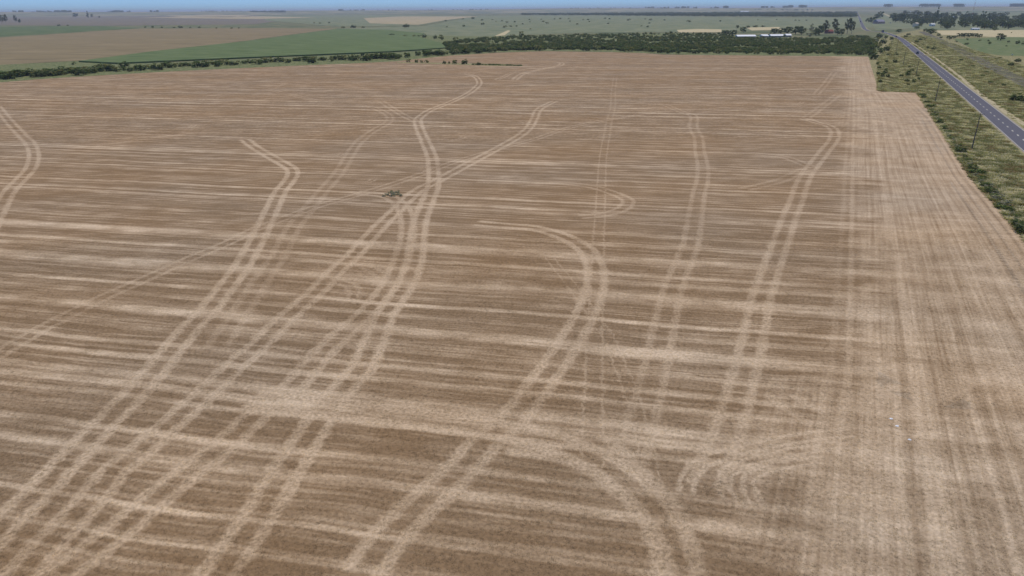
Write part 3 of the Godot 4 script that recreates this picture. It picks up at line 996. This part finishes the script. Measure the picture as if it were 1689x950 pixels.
func along(pts: Array, t: float) -> Vector2:
	var n := pts.size() / 2 - 1
	var i := mini(int(t * n), n - 1)
	var k := t * n - i
	return Vector2(lerpf(pts[i * 2], pts[i * 2 + 2], k), lerpf(pts[i * 2 + 1], pts[i * 2 + 3], k))

func plants() -> void:
	make_kinds()
	# hedge between the stubble and the crop
	var hedge := [-10, 133, 60, 128, 120, 125, 200, 119.5, 300, 113.5, 400, 108.5, 500, 105, 600, 101, 660, 98.5]
	for i in 96:
		var p := along(hedge, (i + rng.randf() * 0.8) / 96.0)
		var k := rng.randf_range(0.6, 1.3)
		var s := 1.2 if p.x < 180 else 0.85
		plant_px(SHRUBS[i % 3], p.x, p.y - rng.randf_range(0.0, 6.0) * s, p.y - 4.0 - 9.0 * k * s, 20.0 * k * s, "dense dark shrub in the hedge along the far edge of the stubble", "hedge shrubs beside the stubble")
	for q in [[205, 111, 100, 19], [270, 110, 103, 12], [340, 110, 100, 14], [360, 109, 99, 15], [122, 107, 101, 8], [230, 112, 106, 16], [640, 96, 88, 14], [655, 97, 89, 16], [672, 95, 86, 16], [690, 92, 84, 15], [705, 91, 82, 16], [722, 90, 82, 14], [598, 92, 86, 8]]:
		plant_px(SHRUBS[int(q[0]) % 3], q[0], q[1], q[2], q[3], "round shrub standing by itself between the hedge and the green crop", "shrubs beside the green crop")
	# shrubs on the green spit that runs into the stubble
	for q in [[674, 102.6, 96.5, 9], [687, 103.4, 98, 9], [695, 103.6, 98.6, 7], [704, 103.6, 98, 9], [733, 105.2, 99.6, 8], [741, 105.4, 101, 5], [750, 105.4, 98.4, 12], [766, 105.8, 97, 13], [790, 107.2, 102, 9]]:
		plant_px(SHRUBS[int(q[0]) % 3], q[0], q[1], q[2], q[3], "small dark shrub on the green spit that runs into the stubble", "shrubs on the spit of weeds")
	sheet("weed_spit", [655, 102.6, 700, 103, 760, 104.4, 820, 105.4, 862, 107.4, 862, 109, 820, 109, 760, 107, 700, 105, 655, 104], 0.075, M.rank_grass)
	for i in 16:
		var p := along([778, 106.8, 820, 107.6, 860, 108.6], (i + 0.5) / 16.0)
		plant_px("low", p.x, p.y, p.y - rng.randf_range(2.4, 4.2), rng.randf_range(5, 9), "low green weed clump at the tip of the spit in the stubble", "weed clumps on the spit")
	# front row of the scrub wood beyond the stubble
	var front := [700, 93, 760, 90, 820, 86, 900, 83.6, 1000, 84.6, 1090, 88.5, 1150, 89, 1250, 90, 1350, 90.5, 1432, 91.5]
	for i in 84:
		var p := along(front, (i + rng.randf() * 0.9) / 84.0)
		var k := rng.randf_range(0.6, 1.25)
		if p.x > 1110: k *= 0.8
		plant_px(SHRUBS[i % 3], p.x, p.y - rng.randf_range(0.0, 4.0), p.y - 8.5 * k - 1.0, 17.0 * k, "scrub wood shrub in the front row bordering the far stubble", "front row of the scrub wood")
	# body of the scrub wood: one mass
	var spots: Array = []
	var region := px_poly([728, 72, 790, 63, 900, 58.5, 1020, 56.5, 1120, 54.5, 1200, 57, 1240, 63.5, 1350, 64, 1430, 60, 1447, 72, 1440, 88, 1250, 86.5, 1100, 86, 1000, 83, 900, 82, 820, 84, 770, 87, 740, 84])
	var made := 0
	var gaps := FastNoiseLite.new()
	gaps.seed = 5
	gaps.frequency = 0.012
	var lists := [[], [], []]
	while made < 9000:
		var px := rng.randf_range(715, 1450)
		var py := 54.0 + 35.0 * pow(rng.randf(), 0.8)
		var p := flat_at(px, py)
		made += 1
		if not Geometry2D.is_point_in_polygon(p, region): continue
		if gaps.get_noise_2d(p.x, p.y) > 0.28: continue
		var h := rng.randf_range(1.5, 3.3)
		lists[made % 3].append(spot(Vector3(p.x, 0, -p.y), h * rng.randf_range(1.3, 2.1), h))
	for i in 3:
		scatter("scrub_wood", kinds[SHRUBS[i]].get_node("crown").mesh, M.leaf, lists[i], PackedColorArray(), ["mid green scrub of the wood beyond the stubble", "dark green scrub of the wood beyond the stubble", "olive scrub of the wood beyond the stubble"][i], "scrub")
	# far dark belt of trees beyond the pasture
	for l in lists: l.clear()
	for i in 2600:
		var px := rng.randf_range(860, 1412)
		var t := (px - 860.0) / 550.0
		var py := lerpf(24.4, 27.8, t) + rng.randf_range(-1.4 - 6.2 * t, 0.6)
		var p := flat_at(px, py)
		if px > 1000 or rng.randf() < 0.5:
			lists[i % 2].append(spot(Vector3(p.x, 0, -p.y), rng.randf_range(14, 24), rng.randf_range(7, 11)))
	scatter("far_wood", kinds["tree_a"].get_node("crown").mesh, M.leaf, lists[0], PackedColorArray(), "dark green belt of trees beyond the pasture", "wood")
	scatter("far_wood", kinds["tree_b"].get_node("crown").mesh, M.leaf, lists[1], PackedColorArray(), "bluish green belt of trees beyond the pasture", "wood")
	# tree clumps on the skyline, each read as one mass
	for q in [[22, 40, 20.5, 16.5], [45, 118, 23, 17], [175, 216, 21.6, 16.6], [88, 112, 22, 16.2], [248, 262, 20.5, 16.5], [332, 372, 22.4, 17], [374, 420, 22, 17.5], [412, 478, 23, 16.2], [440, 470, 22, 15.5], [558, 604, 18.4, 15], [622, 632, 20, 16], [640, 660, 18, 15.4], [700, 722, 18.4, 15.6], [745, 800, 17.8, 14.8], [800, 806, 18, 14.4], [930, 966, 17.6, 12.8], [968, 1056, 17, 12.6], [1064, 1108, 16.6, 10.6], [1112, 1150, 12.8, 10.2], [1172, 1186, 13.6, 10.4], [1190, 1200, 12.6, 9], [1218, 1290, 18.4, 14.6], [1252, 1276, 16, 9.4], [1290, 1340, 18.6, 15], [1292, 1306, 13, 8], [1316, 1330, 12, 7], [1382, 1430, 17, 13.6], [1458, 1472, 11, 4.6], [1520, 1538, 8, 2.4], [1538, 1549, 10, 5], [1576, 1590, 7.4, 3], [1604, 1690, 14, 11], [1668, 1700, 9.6, 2.4]]:
		var l: Array = []
		var n := int((q[1] - q[0]) * 0.45) + 4
		for i in n:
			var px := rng.randf_range(q[0], q[1])
			var p := ground_at(px, q[2])
			if q[2] < 19.4 - px * 0.0058 + 5.0:
				var dir := ray_of(px, q[2])
				var ang := atan2(dir.x, -dir.z)
				var far := rng.randf_range(9500.0, 9900.0)
				p = Vector3(sin(ang) * far, ridge_height(ang) - 6.0, -cos(ang) * far)
			var top := height_at(px, q[3] + rng.randf_range(-0.6, 2.2) * 0.9, p) - p.y
			l.append(spot(p, clampf(top * rng.randf_range(0.8, 1.4), 9.0, 60.0), clampf(top, 8.0, 40.0)))
		scatter("skyline_trees", kinds["tree_b"].get_node("crown").mesh, M.leaf, l, PackedColorArray(), "hazy blue clump of trees on the skyline", "trees")
	# single trees far behind
	for q in [[4, 40, 23.5, 9, "tall"], [10.5, 39.4, 23, 9, "tall"], [27, 38.4, 24.5, 6.5, "tall"], [33, 38, 30, 5, "tree_a"], [124.5, 28.6, 20.4, 10, "tree_b"], [145, 29.4, 17.8, 5.5, "column"], [152, 28.6, 22.6, 4.5, "tree_a"], [164, 29.4, 26, 3, "tree_a"], [63, 25.4, 23.8, 3, "tree_a"]]:
		plant_px(q[4], q[0], q[1], q[2], q[3], "single tall tree standing far off in the grey fallow field", "lone trees in the fallow field")
	# dots of shrub over the far pasture
	var dots := [[566, 46.5, 8], [583, 46, 12], [599, 46, 7], [670, 45, 14], [528, 39, 4], [543, 38.4, 5], [518, 38.4, 4], [735, 35, 5], [764, 32, 5], [780, 31.6, 8], [795, 34, 6], [796, 40.6, 8], [765, 44, 7], [737, 45, 4], [812, 33, 4], [818, 36, 3], [828, 35, 4], [836, 37.6, 6], [849, 37, 5], [852, 44, 5], [862, 40, 4], [873, 33, 4], [874, 36.5, 3], [893, 32.6, 4], [896, 36.4, 6], [902, 39, 7], [915, 32, 4], [924, 31.6, 5], [938, 31.6, 4], [940, 35.6, 4], [952, 40.4, 5], [962, 33, 4], [970, 33, 5], [972, 36.4, 4], [998, 31, 5], [1005, 32, 5], [1003, 39.4, 5], [1037, 34, 8], [1064, 32, 4], [1073, 33.6, 7], [1071, 39, 5], [1068, 45, 6], [1058, 43.6, 4], [1096, 33.6, 4], [1136, 36.6, 9], [1188, 35.6, 5], [1250, 33, 3], [1281, 33, 3], [1312, 34, 4], [1318, 34, 3], [1330, 34, 4], [875, 48.4, 4], [833, 45.6, 9], [842, 44.4, 7], [240, 45.8, 5], [252, 45.8, 6], [267, 46, 5], [287, 46.4, 6], [298, 46, 9], [314, 46.4, 5], [329, 46.2, 6], [357, 47, 4], [382, 47.2, 5], [394, 46.8, 4], [97, 42.6, 6], [112, 42.4, 4]]
	for q in dots:
		plant_px(SHRUBS[int(q[0]) % 3], q[0], q[1], q[1] - q[2] * 0.42 - 0.3, q[2], "small dark shrub dotted over the open far pasture", "shrubs dotted over the pasture")
	for q in [[752, 72, 60, 12], [728, 66, 56, 10], [700, 62, 56, 9], [718, 64, 57, 8], [860, 60.5, 50.5, 10], [845, 61, 56, 12], [646, 58.4, 55, 12], [668, 60.5, 57, 9], [683, 61, 57, 7], [690, 60.6, 57.6, 5], [788, 76, 70, 12], [770, 78, 71, 14], [745, 80, 73, 16], [805, 80, 74, 14], [757, 87, 82, 6], [762, 70, 65, 10]]:
		plant_px(SHRUBS[int(q[0]) % 3], q[0], q[1], q[2], q[3], "rounded bush among open grass at the corner of the green crop", "bushes at the crop corner")
	# farmstead trees
	for q in [[1196, 58, 49, 18, "tree_a"], [1208, 59, 48, 16, "tree_b"], [1216, 47, 41, 6, "tree_a"], [1226, 54, 43, 12, "tree_b"], [1234, 46, 42, 8, "tree_a"], [1246, 45, 41.4, 10, "tree_a"], [1258, 44.6, 41.6, 8, "tree_a"], [1276, 56, 46, 16, "tree_a"], [1288, 56, 45, 16, "tree_b"], [1300, 56, 43, 16, "tree_a"], [1312, 56.5, 41.5, 17, "tree_b"], [1322, 57, 42, 15, "tree_a"], [1351, 58, 40, 18, "tree_b"], [1346, 59, 46, 14, "tree_a"], [1381, 58, 44, 12, "tree_b"], [1293, 62, 57, 6, "shrub_a"], [1388, 58.5, 46, 9, "tree_b"], [1258, 62, 58, 6, "shrub_b"]]:
		plant_px(q[4], q[0], q[1], q[2], q[3], "broad dark tree beside the white farm sheds", "trees around the white sheds")
	for q in [[1361, 55, 32.5, 14], [1376, 54, 30, 15]]:
		plant_px("tall", q[0], q[1], q[2], q[3], "tall open eucalyptus with a brownish crown above the red roofed farmhouse", "brownish eucalyptus at the farmhouse")
	for q in [[1397, 56, 29, 16], [1404, 56.5, 34, 13]]:
		plant_px("tall", q[0], q[1], q[2], q[3], "tall dense dark eucalyptus at the end of the farm beside the road", "dark eucalyptus beside the road")
	for q in [[1336, 60.5, 49, 15], [1338, 52, 38, 9], [1268, 61, 54, 9]]:
		plant_px("grey", q[0], q[1], q[2], q[3], "pale grey leafless tree beside the white farm sheds", "pale grey trees at the sheds")
	# road side of the scrub and the verge between the field and the road
	for q in [[1441, 98, 86, 16], [1438, 93, 82, 16], [1452, 88, 78, 14], [1462, 84, 74, 12], [1448, 80, 70, 14], [1456, 72, 63, 14], [1445, 68, 60, 14], [1466, 92, 86, 10], [1478, 91.6, 85.6, 9], [1437, 84, 74, 12], [1470, 66, 60, 9], [1432, 76, 66, 14], [1450, 62, 54, 12], [1461, 64, 58, 8]]:
		plant_px(SHRUBS[int(q[0]) % 3], q[0], q[1], q[2], q[3], "large shrub between the field corner and the road", "shrubs at the field corner")
	for q in [[1476, 103.6, 96.6, 8.5], [1462, 103, 98, 6], [1447, 107, 101.5, 7], [1450, 113, 108, 8], [1460, 121, 114, 9], [1455, 127, 119, 10], [1464, 128, 121, 8], [1461, 117, 112, 6], [1486, 127, 121, 8], [1497, 125, 115.5, 11], [1504, 118, 113, 8], [1500, 112, 108, 6], [1496, 135, 129, 9], [1507, 136, 129.6, 9], [1515, 132, 127, 7], [1514, 126, 122, 7], [1498, 141, 137, 7], [1452, 137, 130, 8], [1448, 123, 117, 7]]:
		plant_px(["shrub_b", "shrub_a"][int(q[0]) % 2], q[0], q[1], q[2], q[3], "small dark bush in the dry grass beside the stubble corner", "bushes in the dry grass by the poles")
	# weeds along the field's edge beside the verge
	var weeds := [1518, 156, 1545, 196, 1575, 240, 1603, 286, 1645, 333, 1692, 388]
	for i in 96:
		var p := along(weeds, (i + rng.randf()) / 96.0)
		var k := rng.randf_range(0.45, 1.2)
		var d := p.y - 10.0
		var big := rng.randf_range(0.018, 0.05) * d * k
		plant_px(["low", "low", "shrub_b", "grey"][i % 4], p.x + rng.randf_range(0.0, 0.03) * d, p.y, p.y - big * 0.75, big * 1.7, "low weed clump along the edge of the stubble beside the verge", "weeds edging the field")
	# beyond the road
	for q in [[1494, 62, 58, 9], [1482, 53, 47.5, 14], [1498, 58, 54, 8], [1512, 70, 66, 9], [1520, 66.5, 60.5, 12], [1540, 82, 76, 9], [1530, 80, 76, 7], [1547, 85, 82, 7], [1523, 75, 72, 6], [1541, 74, 71, 6], [1552, 62.6, 59.6, 6], [1536, 56, 46.5, 17], [1528, 52, 46, 12], [1512, 47.4, 43, 12], [1548, 59.6, 54.6, 9]]:
		plant_px(SHRUBS[int(q[0]) % 3], q[0], q[1], q[2], q[3], "dark bush on the rough ground beyond the road", "bushes beyond the road")
	plant_px("shrub_b", 1674, 166, 152, 22, "large very dark bush with a wide crown beside the dirt strip", "")
	plant_px("shrub_b", 1688, 168, 157, 18, "smaller dark bush next to the large one beside the dirt strip", "")
	for q in [[1628, 119.6, 115.4, 8], [1641, 117, 114.6, 5], [1634, 137, 131, 9], [1620, 126, 121, 7], [1655, 142, 137, 9], [1585, 100, 96, 7], [1604, 110, 105.5, 7]]:
		plant_px(["low", "shrub_b"][int(q[0]) % 2], q[0], q[1], q[2], q[3], "low scrubby bush beside the old railway bed", "bushes by the railway bed")
	for q in [[1667, 108.4, 101.8, 11], [1678.4, 102, 95.6, 12]]:
		plant_px("shrub_b", q[0], q[1], q[2], q[3], "compact dark round bush on the bare ground past the farm crossing", "round bushes past the crossing")
	for q in [[1643, 97.8, 95, 7], [1650, 95.4, 93, 8]]:
		plant_px("low", q[0], q[1], q[2], q[3], "low dark bush at the end of the farm crossing", "bushes at the crossing end")
	plant_px("tree_a", 1649.5, 66.8, 53.8, 16, "large round dark tree standing alone between meadow and pale field", "")
	for q in [[1566, 65, 57.8, 12], [1573, 63.5, 58, 9], [1583, 61.5, 53.6, 14], [1590, 61.4, 53.4, 14], [1599, 61.4, 53.6, 14], [1608, 61.4, 53.8, 14], [1615, 62, 55, 10]]:
		plant_px("tree_b", q[0], q[1], q[2], q[3], "dark bushy tree in the row dividing meadow and pale field", "row of trees dividing meadow and pale field")
	for q in [[1594, 73.6, 69.6, 8], [1577, 69.6, 66.4, 6], [1616, 67.6, 64.8, 6], [1632, 73, 68.4, 6], [1630, 68, 65, 4], [1663, 70, 66, 5], [1678, 72.4, 65.6, 8], [1688, 74, 67, 7], [1660, 76.5, 74.4, 4], [1595, 66.4, 62, 4]]:
		plant_px(SHRUBS[int(q[0]) % 3], q[0], q[1], q[2], q[3], "small round shrub standing in the green meadow", "shrubs in the meadow")
	for q in [[1640, 50.2, 45.6, 9], [1645, 49, 46.6, 6], [1668, 54.6, 53, 3]]:
		plant_px("shrub_a", q[0], q[1], q[2], q[3], "little dark shrub on the far side of the pale field", "shrubs on the pale field")
	# village trees
	var village: Array = []
	for i in 120:
		var vy := 48.0 - rng.randf() * 22.0
		village.append([1548.0 + 145.0 * rng.randf(), vy, vy * 0.26, vy * 0.36])
	for i in 40:
		village.append([1470.0 + 80.0 * rng.randf(), 39.0 - rng.randf() * 14.0, 8.5, 12.0])
	for i in 12:
		village.append([1505.0 + 60.0 * rng.randf(), 44.0 - rng.randf() * 5.0, 10.0, 12.0])
	for q in village:
		plant_px(["tree_a", "tree_b"][int(q[0]) % 2], q[0], q[1], q[1] - q[2] * rng.randf_range(0.75, 1.15), q[3] * rng.randf_range(0.7, 1.2), "broad dark tree among the houses of the village", "village trees")
	for q in [[1438, 38, 27], [1432, 37, 29], [1445, 32, 22], [1452, 30, 17], [1476, 37, 22], [1484, 36.6, 21], [1492, 36.4, 21]]:
		plant_px("tree_b", q[0], q[1], q[2], 11, "dark tree beside the lane into the village", "trees by the village lane")
	for i in 20:
		var x := 1508.0 + i * 6.4 + rng.randf_range(-2, 2)
		plant_px("column", x, 33.0 + rng.randf_range(-2, 4), 20.0 + rng.randf_range(-3, 4), rng.randf_range(7, 11), "tall narrow poplar rising over the village trees", "poplars of the village")
	plant_px("column", 1543, 33, 9.5, 8, "tallest poplar of the village standing above all others", "")
	# loose grass on the verges: nobody could count it
	grass()

func grass() -> void:
	var st := SurfaceTool.new()
	st.begin(Mesh.PRIMITIVE_TRIANGLES)
	var r := RandomNumberGenerator.new()
	r.seed = 4
	for i in 16:
		var a := r.randf() * TAU
		var b := Vector3(cos(a), 0, sin(a)) * r.randf() * 0.3
		var tip := b + Vector3(cos(a) * r.randf_range(0.2, 0.75), r.randf_range(0.4, 1.0), sin(a) * r.randf_range(0.2, 0.75))
		var side := Vector3(-sin(a), 0, cos(a)) * 0.11
		var n := side.cross(tip - b).normalized()
		for v in [b - side, tip, b + side]:
			st.set_normal(n)
			st.set_color(Color.WHITE)
			st.add_vertex(v)
	var tuft := st.commit()
	var area := px_poly([1449, 97, 1476, 62, 1520, 56, 1700, 112, 1800, 150, 1800, 540, 1736, 458, 1686, 391, 1637, 334, 1597, 289, 1538, 194, 1512, 153, 1447, 151])
	var mix_ := FastNoiseLite.new()
	mix_.seed = 9
	mix_.frequency = 0.12
	mix_.fractal_octaves = 4
	var mix_2 := FastNoiseLite.new()
	mix_2.seed = 19
	mix_2.frequency = 0.3
	var spots: Array = []
	var cols := PackedColorArray()
	var palette := [Color(0.15, 0.165, 0.065), Color(0.30, 0.275, 0.125), Color(0.60, 0.515, 0.32), Color(0.34, 0.22, 0.105)]
	var road_c := PackedVector2Array()
	for i in range(0, road_line.size(), 4): road_c.append(road_line[i])
	var tries := 0
	while spots.size() < 70000 and tries < 300000:
		tries += 1
		var f := 60.0 + 1000.0 * pow(rng.randf(), 1.9)
		var x := rng.randf_range(f * 0.30, f * 0.30 + 40.0 + f * 0.42)
		var p := Vector2(x, f)
		if not Geometry2D.is_point_in_polygon(p, area): continue
		var near := 1e9
		for i in road_c.size() - 1:
			if absf(road_c[i].y - f) < 60.0:
				near = minf(near, Geometry2D.get_closest_point_to_segment(p, road_c[i], road_c[i + 1]).distance_to(p))
		if near < 5.0: continue
		var bare := false
		var wide_strip := false
		for q in bare_strips:
			var line: PackedVector2Array = q[0]
			for i in line.size() - 1:
				if f > minf(line[i].y, line[i + 1].y) - 6.0 and f < maxf(line[i].y, line[i + 1].y) + 6.0 and Geometry2D.get_closest_point_to_segment(p, line[i], line[i + 1]).distance_to(p) < q[1]:
					bare = true
					wide_strip = q[1] > 4.0
					break
			if bare: break
		if bare and rng.randf() < (0.6 if wide_strip else 0.95): continue
		var m := mix_.get_noise_2d(x, f) * 1.6 + mix_2.get_noise_2d(x, f) * 0.9 + rng.randf_range(-0.28, 0.28)
		var c: Color = palette[0].lerp(palette[1], clampf(m * 1.6 + 0.8, 0, 1))
		if m > 0.12: c = c.lerp(palette[2], clampf((m - 0.12) * 2.6, 0, 0.9))
		if m < -0.35: c = c.lerp(palette[3], clampf((-0.35 - m) * 2.5, 0, 0.7))
		var k := rng.randf_range(0.8, 1.2)
		cols.append(Color(c.r * k, c.g * k, c.b * k))
		var big := rng.randf_range(0.5, 1.0) * (1.0 + f / 600.0)
		spots.append(spot(Vector3(x, 0.0, -f), big * 1.2, big * rng.randf_range(0.25, 0.55)))
	var o := scatter("verge_grass", tuft, M.leaf, spots, cols, "rank green and straw coloured grass covering the road verges", "grass")

# ------------------------------------------------------------------ vehicles, poles, buildings, litter
func on_road(px: float, py: float, side: float) -> Array:
	var p := flat_at(px, py)
	var best := 0
	for i in road_line.size():
		if road_line[i].distance_to(p) < road_line[best].distance_to(p): best = i
	best = clampi(best, 1, road_line.size() - 2)
	var d := (road_line[best - 1] - road_line[best + 1]).normalized()            # towards the camera
	var away := -d
	var c := Geometry2D.get_closest_point_to_segment(p, road_line[best - 1], road_line[best + 1])
	c += Vector2(away.y, -away.x) * side
	return [Vector3(c.x, 0.096, -c.y), atan2(d.y, d.x)]

func things() -> void:
	pole(1603, 245, 183, "tall weathered wooden utility pole standing in the weeds at the field edge")
	pole(1542, 168, 126, "wooden utility pole in rank grass opposite the inner corner of the stubble")
	pole(1510.5, 125, 96, "wooden utility pole rising from the group of dark verge bushes")
	pole(1489.5, 107, 80, "wooden utility pole in dry grass across from the dark pickup")
	pole(1478, 84, 67, "wooden utility pole beside the shrubs across from the silver car")
	pole(1470, 74, 61, "small far wooden utility pole where the road begins to bend")
	var s := on_road(1509, 89, -1.8)
	car("pickup_truck", "dark pickup truck on the road beside the farm crossing", "pickup", s[0], s[1], M.paint_dark, "pickup")
	s = on_road(1494, 76, -1.8)
	car("silver_car", "silver hatchback car on the road between the dark pickup and the dark red car", "car", s[0], s[1], M.paint_silver, "car")
	s = on_road(1476, 61.5, -1.8)
	car("red_car", "dark red car on the road near the start of the bend", "car", s[0], s[1], M.paint_red, "pickup")
	s = on_road(1463, 55, -1.8)
	car("white_car", "white car on the bend of the road", "car", s[0], s[1], M.paint_white, "car")
	s = on_road(1458, 53.6, -1.8)
	truck("blue cabbed lorry with a brown cargo box on the bend of the road", s[0], s[1])
	s = on_road(1420, 36.5, -1.8)
	truck("lorry with a brown cargo box on the far straight of the road", s[0], s[1])
	# long sheds of the farm
	var g := "long white sheds of the farm"
	for q in [[1229.5, 62.2, 30.0, "longest white roofed farm shed among the trees"], [1260, 61.6, 10.0, "short white roofed farm shed next to the longest one"], [1280, 61.4, 21.0, "middle sized white roofed farm shed behind the scrub"], [1299, 60.6, 8.0, "smallest white roofed farm shed under the trees"]]:
		var p := ground_at(q[0], q[1])
		building("farm_shed", q[3], "shed", p, 0.0, Vector3(width_of(q[2], p), 2.2, 11.0), 1.9, M.shed_wall, M.white_roof, g)
	building("farmhouse", "brick farmhouse with a dark red roof under the eucalyptus", "house", ground_at(1367, 55), 0.3, Vector3(11, 3.2, 8), 2.6, M.brick, M.red_roof)
	building("village_house", "pink walled house with a violet grey roof beside the far road", "house", ground_at(1449, 39), 0.4, Vector3(24, 5, 16), 5.0, M.pink_wall, M.grey_roof)
	building("village_house", "pale tall house at the edge of the village", "house", ground_at(1509.5, 44.4), 0.5, Vector3(8, 7, 8), 1.5, M.cream_wall, M.cream_wall)
	building("village_house", "small white house half hidden by the village trees", "house", ground_at(1537, 43.2), 0.2, Vector3(9, 4, 7), 1.5, M.white_wall, M.white_roof)
	building("village_house", "low bungalow with a bright white roof facing the pale field", "house", ground_at(1621, 40.4), 0.0, Vector3(14, 3, 9), 1.8, M.white_wall, M.white_roof)
	building("village_house", "white roofed bungalow beside the darkest village trees", "house", ground_at(1681, 40.4), 0.1, Vector3(16, 3, 9), 1.8, M.pink_wall, M.white_roof)
	building("field_hut", "small pale hut at the far side of the pale field", "hut", ground_at(1608, 49.4), 0.0, Vector3(13, 2.6, 5), 1.0, M.white_wall, M.white_roof)
	building("far_barn", "pale metal roofed barn far behind the belt of trees", "barn", ground_at(1228, 20.2), 0.0, Vector3(70, 6, 24), 4.0, M.white_wall, M.white_roof)
	building("far_barn", "long low white barn far beyond the village trees", "barn", ground_at(1507, 21.6), 0.0, Vector3(44, 5, 20), 3.0, M.white_wall, M.white_roof)
	var van := ground_at(1468.5, 38.4)
	car("parked_van", "white van parked on the grass by the village lane", "van", van, 0.4, M.paint_white, "pickup")
	# white tank on legs
	var tp := ground_at(1571, 35)
	var tank := thing("water_tank", "white cylindrical water tank on legs above the village trees", "water tank", tp, 0.0, "")
	obj("tank_body", tube(Vector3(0, 7.5, 0), Vector3(0, 12.5, 0), 1.6, 1.6, 16), M.white_roof, tank)
	obj("tank_roof", tube(Vector3(0, 12.5, 0), Vector3(0, 13.3, 0), 1.65, 0.2, 16), M.white_roof, tank)
	for k in 4:
		var e := Vector3(cos(k * PI / 2 + 0.8), 0, sin(k * PI / 2 + 0.8))
		obj("leg", tube(e * 1.7, e * 1.3 + Vector3(0, 7.6, 0), 0.12, 0.12, 6), M.rim, tank)
	mast(ground_at(1602, 33))
	# marker post by the meadow
	var pp := ground_at(1669, 92.4)
	var post := thing("marker_post", "small white marker post at the meadow fence", "post", pp, 0.0, "")
	obj("post_shaft", box(Vector3(0, 0.5, 0), Vector3(0.16, 1.0, 0.16)), M.dark, post)
	obj("sign_plate", box(Vector3(0, 1.35, 0), Vector3(0.9, 0.8, 0.08)), M.white_roof, post)
	# white scraps on the stubble
	for q in [[1469.5, 691.5, 0.30], [1479.5, 703.5, 0.31], [1500, 726, 0.27]]:
		scrap(ground_at(q[0], q[1]), q[2])
	weed_patch()

func mast(at: Vector3) -> void:
	var o := thing("radio_mast", "slender lattice radio mast painted in red and white bands behind the village", "mast", at, 0.3, "")
	var n := 8
	var h := 58.0
	for i in n:
		var st := begin()
		var y0 := h * i / n
		var y1 := h * (i + 1) / n
		for k in 3:
			var a0 := Vector3(cos(k * TAU / 3), 0, sin(k * TAU / 3)) * lerpf(1.3, 0.5, float(i) / n)
			var a1 := Vector3(cos(k * TAU / 3), 0, sin(k * TAU / 3)) * lerpf(1.3, 0.5, float(i + 1) / n)
			var b1 := Vector3(cos((k + 1) * TAU / 3), 0, sin((k + 1) * TAU / 3)) * lerpf(1.3, 0.5, float(i + 1) / n)
			tube_into(st, a0 + Vector3(0, y0, 0), a1 + Vector3(0, y1, 0), 0.14, 0.14, 5)
			tube_into(st, a0 + Vector3(0, y0, 0), b1 + Vector3(0, y1, 0), 0.07, 0.07, 4)
		obj("mast_section", done(st), M.white_roof if i % 2 == 1 else M.mast_red, o)

func scrap(at: Vector3, size: float) -> void:
	var st := begin()
	var n := 9
	var ring := []
	for j in 3:
		var row := []
		for i in n:
			var a := TAU * i / n
			var r := size * (0.62 if j < 2 else 0.3) * rng.randf_range(0.75, 1.2)
			row.append(at + Vector3(cos(a) * r, 0.06 + [0.0, 0.03, 0.06][j] * rng.randf_range(0.7, 1.3), sin(a) * r * 0.75))
		ring.append(row)
	var top := at + Vector3(0.03, 0.15, 0.02)
	for i in n:
		var k := (i + 1) % n
		for j in 2:
			for v in [ring[j][i], ring[j + 1][k], ring[j + 1][i], ring[j][i], ring[j][k], ring[j + 1][k]]:
				st.add_vertex(v)
		for v in [ring[2][i], ring[2][k], top]:
			st.add_vertex(v)
	var o := obj("white_scrap", done(st), M.white_roof)
	tag(o, "small crumpled white scrap lying on the pale stubble", "litter", "white scraps on the stubble")

func weed_patch() -> void:
	var c := ground_at(648, 323)
	for q in [[0, 0, 1.6, 1.1], [-1.3, 0.6, 1.2, 0.7], [1.1, 0.9, 1.2, 0.7], [-0.2, 1.9, 1.3, 0.9], [1.9, -0.2, 0.9, 0.5], [-2.0, -0.6, 0.9, 0.5], [0.7, 2.9, 1.0, 0.6]]:
		plant("grey", c + Vector3(q[0], 0.05, -q[1]), q[2] * 1.3, q[3], "dry grey weed bush in the lone patch amid the wheel tracks", "grey weeds amid the stubble")
